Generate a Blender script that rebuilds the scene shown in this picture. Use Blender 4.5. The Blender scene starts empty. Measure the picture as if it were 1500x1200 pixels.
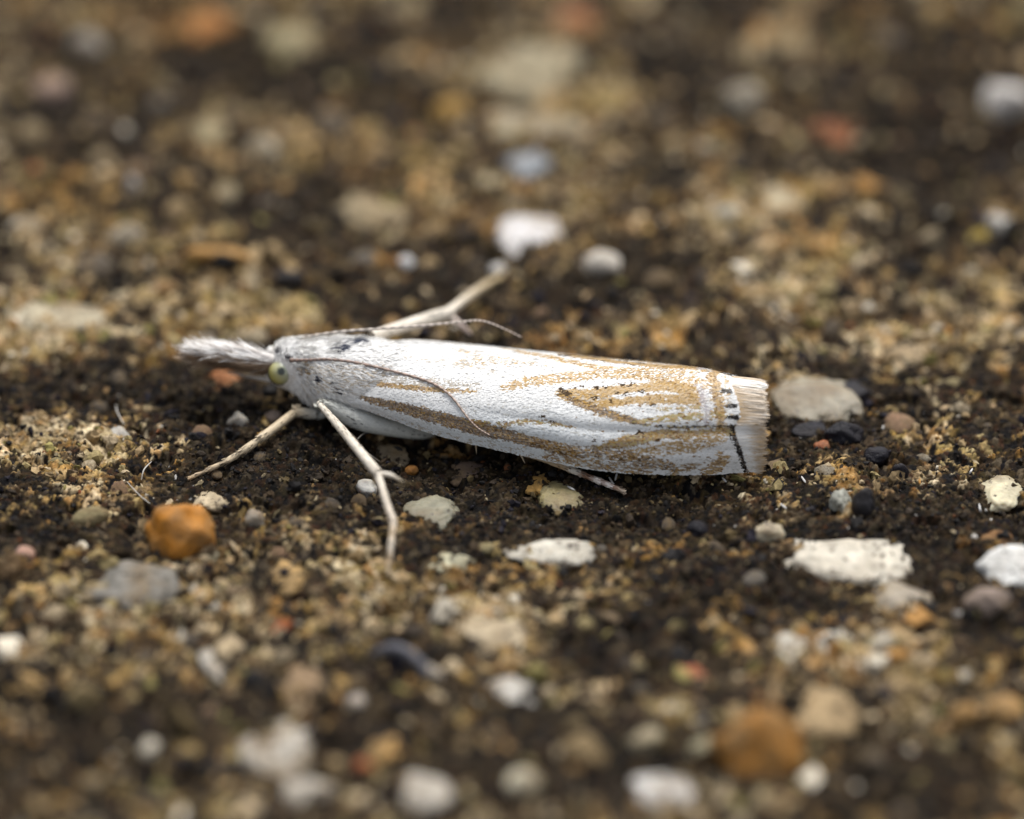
import bpy, math, random
import numpy as np
from mathutils import Vector
from mathutils.bvhtree import BVHTree

# ------------------------------------------------------------------ camera, sky, sun, exposure
MM = 0.001                       # all modelling numbers below are millimetres
S = 0.0132                       # millimetres per photograph pixel at the aiming distance
D = 160.0                        # camera distance
ELEV = math.radians(35.0)        # camera looks down by this much
CE, SE = math.cos(ELEV), math.sin(ELEV)

scene = bpy.context.scene
cam_data = bpy.data.cameras.new('camera')
cam = bpy.data.objects.new('camera', cam_data)
scene.collection.objects.link(cam)
scene.camera = cam
cam.location = (0, -D * CE * MM, D * SE * MM)
cam.rotation_euler = (math.pi / 2 - ELEV, 0, 0)
cam_data.sensor_width = 36
cam_data.lens = 36 * D / (1500 * S)
cam_data.clip_start = 0.01
cam_data.clip_end = 50
cam_data.dof.use_dof = True
cam_data.dof.focus_distance = (D - 1.7) * MM
cam_data.dof.aperture_fstop = cam_data.lens / 8.6

SUN_EL, SUN_AZ = 66.0, 15.0      # azimuth measured from +y (behind the moth) towards +x
world = bpy.data.worlds.new('World')
scene.world = world
world.use_nodes = True
wn = world.node_tree
bg = wn.nodes['Background']
sky = wn.nodes.new('ShaderNodeTexSky')
sky.sky_type = 'NISHITA'
sky.sun_disc = False
sky.sun_elevation = math.radians(SUN_EL)
sky.sun_rotation = math.radians(SUN_AZ)
sky.dust_density = 4.0
sky.air_density = 1.0
hs = wn.nodes.new('ShaderNodeHueSaturation')   # overcast: a greyer sky
hs.inputs['Saturation'].default_value = 0.32
wn.links.new(sky.outputs[0], hs.inputs['Color'])
wn.links.new(hs.outputs[0], bg.inputs[0])
bg.inputs[1].default_value = 0.075

sun_data = bpy.data.lights.new('sun', 'SUN')
sun_data.energy = 1.5
sun_data.angle = math.radians(20)
sun_data.color = (1.0, 0.965, 0.91)
sun = bpy.data.objects.new('sun', sun_data)
scene.collection.objects.link(sun)
_d = Vector((math.sin(math.radians(SUN_AZ)) * math.cos(math.radians(SUN_EL)),
             math.cos(math.radians(SUN_AZ)) * math.cos(math.radians(SUN_EL)),
             math.sin(math.radians(SUN_EL))))
sun.rotation_euler = _d.to_track_quat('Z', 'Y').to_euler()
sun.location = _d * 0.3

scene.view_settings.view_transform = 'Standard'
scene.view_settings.look = 'None'
scene.view_settings.gamma = 1.0
scene.view_settings.exposure = 1.25
scene.cycles.diffuse_bounces = 6
scene.cycles.max_bounces = 12

# ------------------------------------------------------------------ helpers
rng = np.random.default_rng(7)
random.seed(7)
CAMP = np.array([0, -D * CE, D * SE])
FWD = np.array([0, CE, -SE]); UPV = np.array([0, SE, CE])


def ray(px, py):
    """direction of a photograph pixel, scaled so that 1 = one unit of depth"""
    return FWD + np.array([1.0, 0, 0]) * ((px - 750) * S / D) + UPV * ((600 - py) * S / D)


def at_z(px, py, z=0.0):
    r = ray(px, py); return CAMP + r * ((z - CAMP[2]) / r[2])


def at_y(px, py, y):
    r = ray(px, py); return CAMP + r * ((y - CAMP[1]) / r[1])


def project(P):
    d = np.asarray(P) - CAMP
    dep = d @ FWD
    return 750 + d[..., 0] / dep * D / S, 600 - (d @ UPV) / dep * D / S


def sstep(a, b, x):
    t = np.clip((x - a) / (b - a), 0, 1); return t * t * (3 - 2 * t)


def _hash(ix, iy, seed):
    ix = ix.astype(np.uint32); iy = iy.astype(np.uint32)
    h = ix * np.uint32(374761393) + iy * np.uint32(668265263) + np.uint32((seed * 2246822519) % 4294967296)
    h = (h ^ (h >> np.uint32(13))) * np.uint32(1274126177)
    h = h ^ (h >> np.uint32(16))
    h = h * np.uint32(2654435761)
    return (h ^ (h >> np.uint32(15))).astype(np.float64) / 4294967295.0


def noise(x, y, s, seed):
    """gradient noise, about -1..1, feature size s"""
    x = x / s + 1000.0; y = y / s + 1000.0
    ix = np.floor(x).astype(np.int64); iy = np.floor(y).astype(np.int64)
    fx = x - ix; fy = y - iy
    def g(a, b):
        t = _hash(ix + a, iy + b, seed) * 2 * math.pi
        return np.cos(t) * (fx - a) + np.sin(t) * (fy - b)
    u = fx ** 3 * (fx * (fx * 6 - 15) + 10); v = fy ** 3 * (fy * (fy * 6 - 15) + 10)
    a = g(0, 0) * (1 - u) + g(1, 0) * u; b = g(0, 1) * (1 - u) + g(1, 1) * u
    return (a * (1 - v) + b * v) * 1.5


def fbm(x, y, s, seed, n=4, gain=0.5):
    t = 0; a = 1; tot = 0
    for i in range(n):
        t = t + a * noise(x, y, s / 2 ** i, seed + i * 17); tot += a; a *= gain
    return t / tot


def worley(x, y, s, seed):
    """distance to the nearest cell point (0..~1) and that cell's random number"""
    x = x / s + 1000.0; y = y / s + 1000.0
    ix = np.floor(x).astype(np.int64); iy = np.floor(y).astype(np.int64)
    best = np.full(x.shape, 9.0); cid = np.zeros(x.shape)
    for a in (-1, 0, 1):
        for b in (-1, 0, 1):
            jx = ix + a + _hash(ix + a, iy + b, seed); jy = iy + b + _hash(ix + a, iy + b, seed + 5)
            d = np.hypot(jx - x, jy - y); m = d < best
            best = np.where(m, d, best); cid = np.where(m, _hash(ix + a, iy + b, seed + 9), cid)
    return best, cid


def make_mesh(name, verts, faces, cols=None, smooth=True):
    """verts (N,3) in mm; faces (M,k) array; cols (N,3) linear colours"""
    me = bpy.data.meshes.new(name)
    verts = np.asarray(verts, dtype=np.float64) * MM
    faces = np.asarray(faces, dtype=np.int32)
    n, m, k = len(verts), len(faces), faces.shape[1]
    me.vertices.add(n); me.vertices.foreach_set('co', verts.astype(np.float32).ravel())
    me.loops.add(m * k); me.loops.foreach_set('vertex_index', faces.ravel())
    me.polygons.add(m)
    me.polygons.foreach_set('loop_start', np.arange(0, m * k, k, dtype=np.int32))
    me.polygons.foreach_set('loop_total', np.full(m, k, dtype=np.int32))
    me.update(calc_edges=True)
    me.polygons.foreach_set('use_smooth', np.full(m, bool(smooth)))
    if cols is not None:
        c = np.ones((n, 4), dtype=np.float32); c[:, :3] = cols
        ca = me.color_attributes.new('Col', 'FLOAT_COLOR', 'POINT')
        ca.data.foreach_set('color', c.ravel())
    return me


def link(name, me, mat=None, parent=None, kind=None, label=None, cat=None, group=None):
    o = bpy.data.objects.new(name, me)
    scene.collection.objects.link(o)
    if mat is not None and me is not None and len(me.materials) == 0:
        me.materials.append(mat)
    if parent is not None: o.parent = parent
    if kind: o['kind'] = kind
    if label: o['label'] = label
    if cat: o['category'] = cat
    if group: o['group'] = group
    return o


def tubes(polys, rads, cols, sides=3):
    """polys (N,K,3), rads (N,K), cols (N,K,3) -> verts, quad faces, colours"""
    polys = np.asarray(polys, float); N, K, _ = polys.shape
    t = np.gradient(polys, axis=1); t /= np.linalg.norm(t, axis=2, keepdims=True) + 1e-12
    ref = np.where(np.abs(t[..., 2:3]) > 0.9, np.array([1.0, 0, 0]), np.array([0, 0, 1.0]))
    a = np.cross(t, ref); a /= np.linalg.norm(a, axis=2, keepdims=True) + 1e-12
    b = np.cross(t, a)
    ang = np.arange(sides) * 2 * math.pi / sides
    v = polys[:, :, None, :] + rads[:, :, None, None] * (np.cos(ang)[None, None, :, None] * a[:, :, None, :] + np.sin(ang)[None, None, :, None] * b[:, :, None, :])
    idx = np.arange(N * K * sides).reshape(N, K, sides)
    nx = np.roll(idx, -1, axis=2)
    f = np.stack([idx[:, :-1], nx[:, :-1], nx[:, 1:], idx[:, 1:]], axis=-1).reshape(-1, 4)
    c = np.repeat(np.asarray(cols, float)[:, :, None, :], sides, axis=2).reshape(-1, 3)
    return v.reshape(-1, 3), f, c


def spline(pts, n):
    """Catmull-Rom through pts, n samples"""
    p = np.asarray(pts, float)
    p = np.vstack([2 * p[0] - p[1], p, 2 * p[-1] - p[-2]])
    seg = len(p) - 3
    out = []
    for t in np.linspace(0, seg, n):
        i = min(int(t), seg - 1); f = t - i
        a, b, c, d = p[i], p[i + 1], p[i + 2], p[i + 3]
        out.append(0.5 * (2 * b + (c - a) * f + (2 * a - 5 * b + 4 * c - d) * f * f + (3 * b - a - 3 * c + d) * f ** 3))
    return np.array(out)


def join(parts):
    vs, fs, cs, o = [], [], [], 0
    for v, f, c in parts:
        vs.append(v); fs.append(f + o); cs.append(c); o += len(v)
    return np.vstack(vs), np.vstack(fs), np.vstack(cs)


# ------------------------------------------------------------------ materials
def new_mat(name):
    m = bpy.data.materials.new(name); m.use_nodes = True
    return m, m.node_tree.nodes, m.node_tree.links, m.node_tree.nodes['Principled BSDF']


def attr_mat(name, rough=0.6, spec=0.3, var=0.25, scale=30000, bump=0.0, bump_scale=40000, sss=0.0, transl=0.0, sheen=0.0):
    m, N, L, P = new_mat(name)
    at = N.new('ShaderNodeAttribute'); at.attribute_name = 'Col'
    tc = N.new('ShaderNodeTexCoord')
    nz = N.new('ShaderNodeTexNoise'); nz.inputs['Scale'].default_value = scale; nz.inputs['Detail'].default_value = 4
    L.new(tc.outputs['Object'], nz.inputs['Vector'])
    mr = N.new('ShaderNodeMapRange'); mr.inputs['From Min'].default_value = 0.25; mr.inputs['From Max'].default_value = 0.75
    mr.inputs['To Min'].default_value = 1 - var; mr.inputs['To Max'].default_value = 1 + var
    L.new(nz.outputs['Fac'], mr.inputs['Value'])
    mx = N.new('ShaderNodeMix'); mx.data_type = 'RGBA'; mx.blend_type = 'MULTIPLY'; mx.inputs['Factor'].default_value = 1
    L.new(at.outputs['Color'], mx.inputs['A']); L.new(mr.outputs['Result'], mx.inputs['B'])
    L.new(mx.outputs['Result'], P.inputs['Base Color'])
    P.inputs['Roughness'].default_value = rough
    P.inputs['Specular IOR Level'].default_value = spec
    if sheen:
        P.inputs['Sheen Weight'].default_value = sheen; P.inputs['Sheen Roughness'].default_value = 0.4
    if sss:
        P.inputs['Subsurface Weight'].default_value = sss
        P.inputs['Subsurface Radius'].default_value = (1, 0.8, 0.6); P.inputs['Subsurface Scale'].default_value = 0.00012
    if bump:
        nb = N.new('ShaderNodeTexNoise'); nb.inputs['Scale'].default_value = bump_scale; nb.inputs['Detail'].default_value = 5
        nb.inputs['Roughness'].default_value = 0.65
        L.new(tc.outputs['Object'], nb.inputs['Vector'])
        b = N.new('ShaderNodeBump'); b.inputs['Strength'].default_value = 1.0; b.inputs['Distance'].default_value = bump * MM
        L.new(nb.outputs['Fac'], b.inputs['Height']); L.new(b.outputs['Normal'], P.inputs['Normal'])
    if transl:
        out = N['Material Output']; tr = N.new('ShaderNodeBsdfTranslucent'); ms = N.new('ShaderNodeMixShader')
        ms.inputs[0].default_value = transl
        L.new(mx.outputs['Result'], tr.inputs['Color']); L.new(P.outputs[0], ms.inputs[1]); L.new(tr.outputs[0], ms.inputs[2])
        L.new(ms.outputs[0], out.inputs['Surface'])
    return m


def stone_mat(name, rough, sss, spec, dirt, crust=(0.035, 0.027, 0.02), stain=0.75):
    """colour from Object Info, mottled, with patches of dark crust"""
    m, N, L, P = new_mat(name)
    oi = N.new('ShaderNodeObjectInfo'); tc = N.new('ShaderNodeTexCoord')
    off = N.new('ShaderNodeVectorMath'); off.operation = 'ADD'
    cmb = N.new('ShaderNodeCombineXYZ')
    L.new(oi.outputs['Random'], cmb.inputs[0]); L.new(oi.outputs['Random'], cmb.inputs[1])
    L.new(tc.outputs['Object'], off.inputs[0]); L.new(cmb.outputs[0], off.inputs[1])
    n1 = N.new('ShaderNodeTexNoise'); n1.inputs['Scale'].default_value = 3500; n1.inputs['Detail'].default_value = 6; n1.inputs['Roughness'].default_value = 0.6
    L.new(off.outputs[0], n1.inputs['Vector'])
    r1 = N.new('ShaderNodeMapRange'); r1.inputs['From Min'].default_value = 0.3; r1.inputs['From Max'].default_value = 0.7
    r1.inputs['To Min'].default_value = 0.62; r1.inputs['To Max'].default_value = 1.3
    L.new(n1.outputs['Fac'], r1.inputs['Value'])
    mul = N.new('ShaderNodeMix'); mul.data_type = 'RGBA'; mul.blend_type = 'MULTIPLY'; mul.inputs['Factor'].default_value = 1
    L.new(oi.outputs['Color'], mul.inputs['A']); L.new(r1.outputs['Result'], mul.inputs['B'])
    n2 = N.new('ShaderNodeTexNoise'); n2.inputs['Scale'].default_value = 5200; n2.inputs['Detail'].default_value = 8; n2.inputs['Roughness'].default_value = 0.7
    L.new(off.outputs[0], n2.inputs['Vector'])
    r2 = N.new('ShaderNodeMapRange'); r2.inputs['From Min'].default_value = 0.62 - dirt; r2.inputs['From Max'].default_value = 0.70 - dirt
    L.new(n2.outputs['Fac'], r2.inputs['Value'])
    mix = N.new('ShaderNodeMix'); mix.data_type = 'RGBA'; mix.inputs['B'].default_value = (*crust, 1)
    L.new(r2.outputs['Result'], mix.inputs['Factor'])
    n3 = N.new('ShaderNodeTexNoise'); n3.inputs['Scale'].default_value = 1500; n3.inputs['Detail'].default_value = 3
    L.new(off.outputs[0], n3.inputs['Vector'])
    r3 = N.new('ShaderNodeMapRange'); r3.inputs['From Min'].default_value = 0.42; r3.inputs['From Max'].default_value = 0.68; r3.inputs['To Max'].default_value = stain
    L.new(n3.outputs['Fac'], r3.inputs['Value'])
    tan = N.new('ShaderNodeMix'); tan.data_type = 'RGBA'; tan.inputs['B'].default_value = (.17, .115, .055, 1)
    L.new(r3.outputs['Result'], tan.inputs['Factor']); L.new(mul.outputs['Result'], tan.inputs['A']); L.new(tan.outputs['Result'], mix.inputs['A'])
    L.new(mix.outputs['Result'], P.inputs['Base Color'])
    P.inputs['Roughness'].default_value = rough; P.inputs['Specular IOR Level'].default_value = spec
    if sss:
        P.inputs['Subsurface Weight'].default_value = sss; P.inputs['Subsurface Radius'].default_value = (1, 0.75, 0.5)
        P.inputs['Subsurface Scale'].default_value = 0.0003
    nb = N.new('ShaderNodeTexNoise'); nb.inputs['Scale'].default_value = 14000; nb.inputs['Detail'].default_value = 6; nb.inputs['Roughness'].default_value = 0.65
    L.new(off.outputs[0], nb.inputs['Vector'])
    b = N.new('ShaderNodeBump'); b.inputs['Strength'].default_value = 0.9; b.inputs['Distance'].default_value = 0.05 * MM
    L.new(nb.outputs['Fac'], b.inputs['Height']); L.new(b.outputs['Normal'], P.inputs['Normal'])
    return m


M_ground = attr_mat('weathered_concrete', rough=0.8, spec=0.10, var=0.5, scale=16000, bump=0.03, bump_scale=22000)
M_grit = attr_mat('concrete_grit', rough=0.7, spec=0.14, var=0.35, scale=20000, bump=0.012, bump_scale=40000)
M_stone = stone_mat('pebble_rock', 0.6, 0.0, 0.2, 0.075)
M_clean = stone_mat('pebble_clean', 0.5, 0.2, 0.3, 0.0)
M_quartz = stone_mat('pebble_quartz', 0.32, 0.4, 0.6, 0.03)
M_black = stone_mat('black_seed', 0.4, 0.0, 0.25, -0.1, stain=0.05)

# ------------------------------------------------------------------ ground
PALE = [  # px, py, radius x, radius y, weight: pale crumbling mortar (+) and black crust (-)
    (85, 640, 110, 40, 1.5), (60, 480, 120, 40, 1.3), (330, 450, 120, 45, .7), (200, 370, 120, 50, .4), (160, 720, 90, 30, .5),
    (460, 790, 110, 30, .6), (620, 860, 130, 35, .7), (720, 925, 100, 40, .6), (1170, 430, 90, 70, .8), (1110, 320, 100, 50, .7),
    (950, 480, 100, 40, .3), (1400, 480, 110, 50, .7), (880, 270, 130, 50, .6), (600, 300, 90, 50, .5), (790, 150, 120, 70, .7),
    (440, 190, 120, 50, .5), (80, 880, 110, 40, .5), (260, 930, 130, 40, .45), (1190, 950, 140, 40, .7), (1350, 640, 120, 25, .4),
    (1320, 960, 110, 45, .6), (1010, 860, 110, 30, .4), (830, 850, 90, 25, .4), (340, 870, 100, 30, .4), (1060, 690, 70, 25, .3),
    (1180, 570, 80, 30, .5), (130, 290, 120, 60, .3), (820, 980, 90, 40, .3), (1150, 1020, 90, 40, .2), (1220, 700, 90, 25, .35),
    (470, 690, 170, 42, -1.4), (330, 600, 130, 32, -1.), (720, 710, 170, 38, -1.5), (940, 740, 120, 35, -1.1), (1090, 850, 110, 35, -1.2),
    (1370, 760, 130, 45, -.6), (1420, 880, 90, 50, -.7), (960, 950, 130, 60, -.7), (150, 1090, 190, 70, -.6), (650, 1090, 200, 50, -.6),
    (900, 1120, 120, 50, -.5), (1350, 1130, 130, 50, -.6), (420, 110, 150, 60, -1.), (420, 320, 120, 55, -1.), (1000, 110, 90, 70, -.5),
    (1360, 180, 120, 110, -.7), (1010, 240, 110, 40, -.5), (600, 420, 90, 35, -.7), (820, 440, 130, 45, -.8), (1230, 620, 120, 36, -.9),
    (1350, 300, 80, 70, -.5), (180, 170, 120, 70, -.4), (60, 570, 90, 30, -.5), (40, 720, 60, 40, -.4), (640, 960, 90, 40, -.5),
    (1000, 410, 70, 40, -.4), (1280, 545, 70, 30, -.5), (250, 560, 80, 30, -.4), (120, 760, 80, 30, -.3)]
_pale = []
for (bx, by, brx, bry, bw) in PALE:
    c = at_z(bx, by); _pale.append((c[0], c[1], brx * S, bry * S / SE, bw))


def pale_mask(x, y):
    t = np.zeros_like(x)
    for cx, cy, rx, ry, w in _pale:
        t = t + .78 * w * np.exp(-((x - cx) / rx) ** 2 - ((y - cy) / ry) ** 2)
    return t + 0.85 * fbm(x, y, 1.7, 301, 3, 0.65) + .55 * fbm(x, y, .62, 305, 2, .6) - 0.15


def cells(x, y):
    wx = x + 0.10 * noise(x, y, .42, 21) + .03 * noise(x, y, .11, 23); wy = y + 0.10 * noise(x, y, .42, 22) + .03 * noise(x, y, .11, 24)
    return worley(wx, wy, 0.55, 31), worley(wx, wy, 0.23, 33), worley(wx, wy, 0.105, 35)


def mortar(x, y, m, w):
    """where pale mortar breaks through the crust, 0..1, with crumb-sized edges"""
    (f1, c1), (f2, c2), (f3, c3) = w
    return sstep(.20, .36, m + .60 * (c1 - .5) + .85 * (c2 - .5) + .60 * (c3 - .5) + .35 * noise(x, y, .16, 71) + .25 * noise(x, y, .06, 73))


def ground_z(x, y, fine=True, full=False):
    x = np.asarray(x, float); y = np.asarray(y, float)
    near = np.exp(-(np.maximum(np.hypot(x, y) - 40, 0) / 25) ** 2)
    z = 0.16 * noise(x, y, 7.0, 11) + 0.15 * noise(x, y, 2.6, 12)
    # the hollow under the wings
    z = z - 0.16 * np.exp(-((x - 1.8) / 4.0) ** 2 - ((y + 1.6) / 1.6) ** 2) - 0.10
    if not fine: return z * near
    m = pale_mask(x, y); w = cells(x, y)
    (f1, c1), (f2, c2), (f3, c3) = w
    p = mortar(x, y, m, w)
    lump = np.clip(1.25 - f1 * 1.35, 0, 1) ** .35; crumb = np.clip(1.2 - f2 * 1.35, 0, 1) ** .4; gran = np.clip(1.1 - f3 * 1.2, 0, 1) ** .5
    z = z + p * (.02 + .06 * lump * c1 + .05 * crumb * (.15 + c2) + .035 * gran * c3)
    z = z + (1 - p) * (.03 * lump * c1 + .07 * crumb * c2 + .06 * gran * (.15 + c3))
    pit = sstep(.22, .5, noise(x, y, .75, 81) + .35 * noise(x, y, .25, 83))
    z = z - .14 * pit
    z = z + .09 * fbm(x, y, .55, 41, 4, .62) + .032 * noise(x, y, .075, 43) + .018 * noise(x, y, .042, 44)
    if full: return z * near, m, w, p
    return z * near


def axis(core, step, mid, midstep, far):
    """grid lines: fine over core, coarser to mid, then growing out to far"""
    a = list(np.arange(core[0], core[1], step))
    lo, hi = a[0], a[-1]; s = step
    while hi < mid[1]: s = min(s * 1.04, midstep); hi += s; a.append(hi)
    s = step
    while lo > mid[0]: s = min(s * 1.04, midstep); lo -= s; a.insert(0, lo)
    s = midstep
    while hi < far: s *= 1.22; hi += s; a.append(hi)
    s = midstep
    while lo > -far: s *= 1.22; lo -= s; a.insert(0, lo)
    return np.array(a)


gx = axis((-10.4, 10.4), 0.030, (-17, 17), 0.12, 4000)
gy = axis((-6.0, 1.2), 0.032, (-19, 24), 0.085, 4000)
GX, GY = np.meshgrid(gx, gy)
X, Y = GX.ravel(), GY.ravel()
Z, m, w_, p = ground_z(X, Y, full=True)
c1, c2, c3 = w_[0][1], w_[1][1], w_[2][1]
f0, c0 = worley(X + .3 * noise(X, Y, .7, 91), Y + .3 * noise(X, Y, .7, 92), 1.15, 93)
f_fine = fbm(X, Y, .10, 55, 2, .6); f_big = fbm(X, Y, 2.2, 57, 3)


def chips(c, cols):
    cols = np.array(cols); return cols[np.minimum((c * len(cols)).astype(int), len(cols) - 1)]


D1 = [(.0075, .0065, .006), (.011, .009, .008), (.026, .017, .010), (.050, .030, .014), (.009, .008, .010), (.030, .022, .010), (.07, .045, .020), (.014, .011, .009), (.15, .105, .055)]
D2 = [(.006, .0055, .005), (.016, .012, .009), (.045, .026, .012), (.008, .007, .008), (.08, .05, .022), (.012, .010, .008), (.05, .036, .012), (.07, .030, .012), (.17, .13, .08)]
M1 = [(.34, .26, .15), (.22, .145, .065), (.45, .37, .24), (.15, .10, .045), (.30, .22, .105), (.50, .43, .31), (.19, .14, .05), (.11, .072, .036), (.28, .15, .05)]
M2 = [(.40, .31, .19), (.20, .13, .06), (.30, .215, .11), (.09, .06, .03), (.52, .45, .33), (.24, .18, .07), (.16, .105, .05)]
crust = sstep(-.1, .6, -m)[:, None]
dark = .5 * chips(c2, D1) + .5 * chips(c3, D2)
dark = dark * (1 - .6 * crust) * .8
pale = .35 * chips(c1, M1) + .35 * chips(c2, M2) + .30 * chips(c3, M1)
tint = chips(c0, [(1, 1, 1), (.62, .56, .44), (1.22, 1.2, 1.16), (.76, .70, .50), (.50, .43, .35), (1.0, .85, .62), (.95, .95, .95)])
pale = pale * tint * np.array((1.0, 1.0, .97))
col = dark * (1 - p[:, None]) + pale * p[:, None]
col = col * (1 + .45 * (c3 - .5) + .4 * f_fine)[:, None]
nx_, ny_ = len(gx), len(gy)
I = np.arange(nx_ * ny_).reshape(ny_, nx_)
F = np.stack([I[:-1, :-1], I[:-1, 1:], I[1:, 1:], I[1:, :-1]], -1).reshape(-1, 4)
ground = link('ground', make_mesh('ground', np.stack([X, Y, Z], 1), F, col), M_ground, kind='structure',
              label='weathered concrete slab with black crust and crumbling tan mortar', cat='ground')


def on_ground(px, py, dz=0.0, fine=False):
    z = 0.0
    for _ in range(4):
        q = at_z(px, py, z + dz)
        z = float(ground_z(np.array([q[0]]), np.array([q[1]]), fine)[0])
    return at_z(px, py, z + dz)


# ------------------------------------------------------------------ stones
def ico(sub):
    import bmesh
    bm = bmesh.new(); bmesh.ops.create_icosphere(bm, subdivisions=sub, radius=1)
    bm.verts.ensure_lookup_table()
    v = np.array([w.co[:] for w in bm.verts]); f = np.array([[w.index for w in q.verts] for q in bm.faces])
    bm.free(); return v, f


ICO = {k: ico(k) for k in (1, 2, 3, 4)}


def stone_shape(sub, seed, angular=0.5, rough=0.05):
    """a rounded block: the unit sphere cut by soft random planes, then roughened"""
    r = np.random.default_rng(seed)
    v, f = ICO[sub]
    n = r.normal(size=(int(9 + 6 * r.random()), 3)); n /= np.linalg.norm(n, axis=1, keepdims=True)
    d = r.uniform(1 - 0.55 * angular, 1.0, len(n))
    c = np.clip(v @ n.T, 0.02, None)
    k = 10 + 14 * angular
    rad = np.minimum(1.0, (np.sum((c / d) ** k, axis=1) + 1) ** (-1 / k))
    o = r.uniform(0, 50, 3)
    w = v * 1.7 + o
    bump = noise(w[:, 0] + .7 * w[:, 2], w[:, 1] - .4 * w[:, 2], 1.0, seed) + .5 * noise(w[:, 1] + w[:, 2], w[:, 0] - w[:, 2], .45, seed + 3) \
        + .35 * noise(w[:, 0] - w[:, 1], w[:, 2] + .3 * w[:, 1], .22, seed + 7)
    rad = rad * (1 + rough * 1.6 * bump)
    out = v * rad[:, None]
    lo, hi = out.min(0), out.max(0)
    return (out - (lo + hi) / 2) / ((hi - lo) / 2), f


def rotz(v, a):
    c, s = math.cos(a), math.sin(a)
    return v @ np.array([[c, s, 0], [-s, c, 0], [0, 0, 1]])


WHITE = (.39, .36, .31); GREYW = (.42, .41, .38); TANP = (.36, .26, .14); OCHRE = (.42, .20, .035); ORANGE = (.40, .155, .018)
GREY = (.17, .16, .14); PINK = (.42, .24, .19); RED = (.36, .085, .03); BLK = (.007, .0065, .011); OLV = (.20, .175, .085)
PINKBR = (.22, .17, .14); BRN = (.10, .06, .035); BLUEG = (.24, .26, .28); PALET = (.45, .37, .25)
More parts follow.
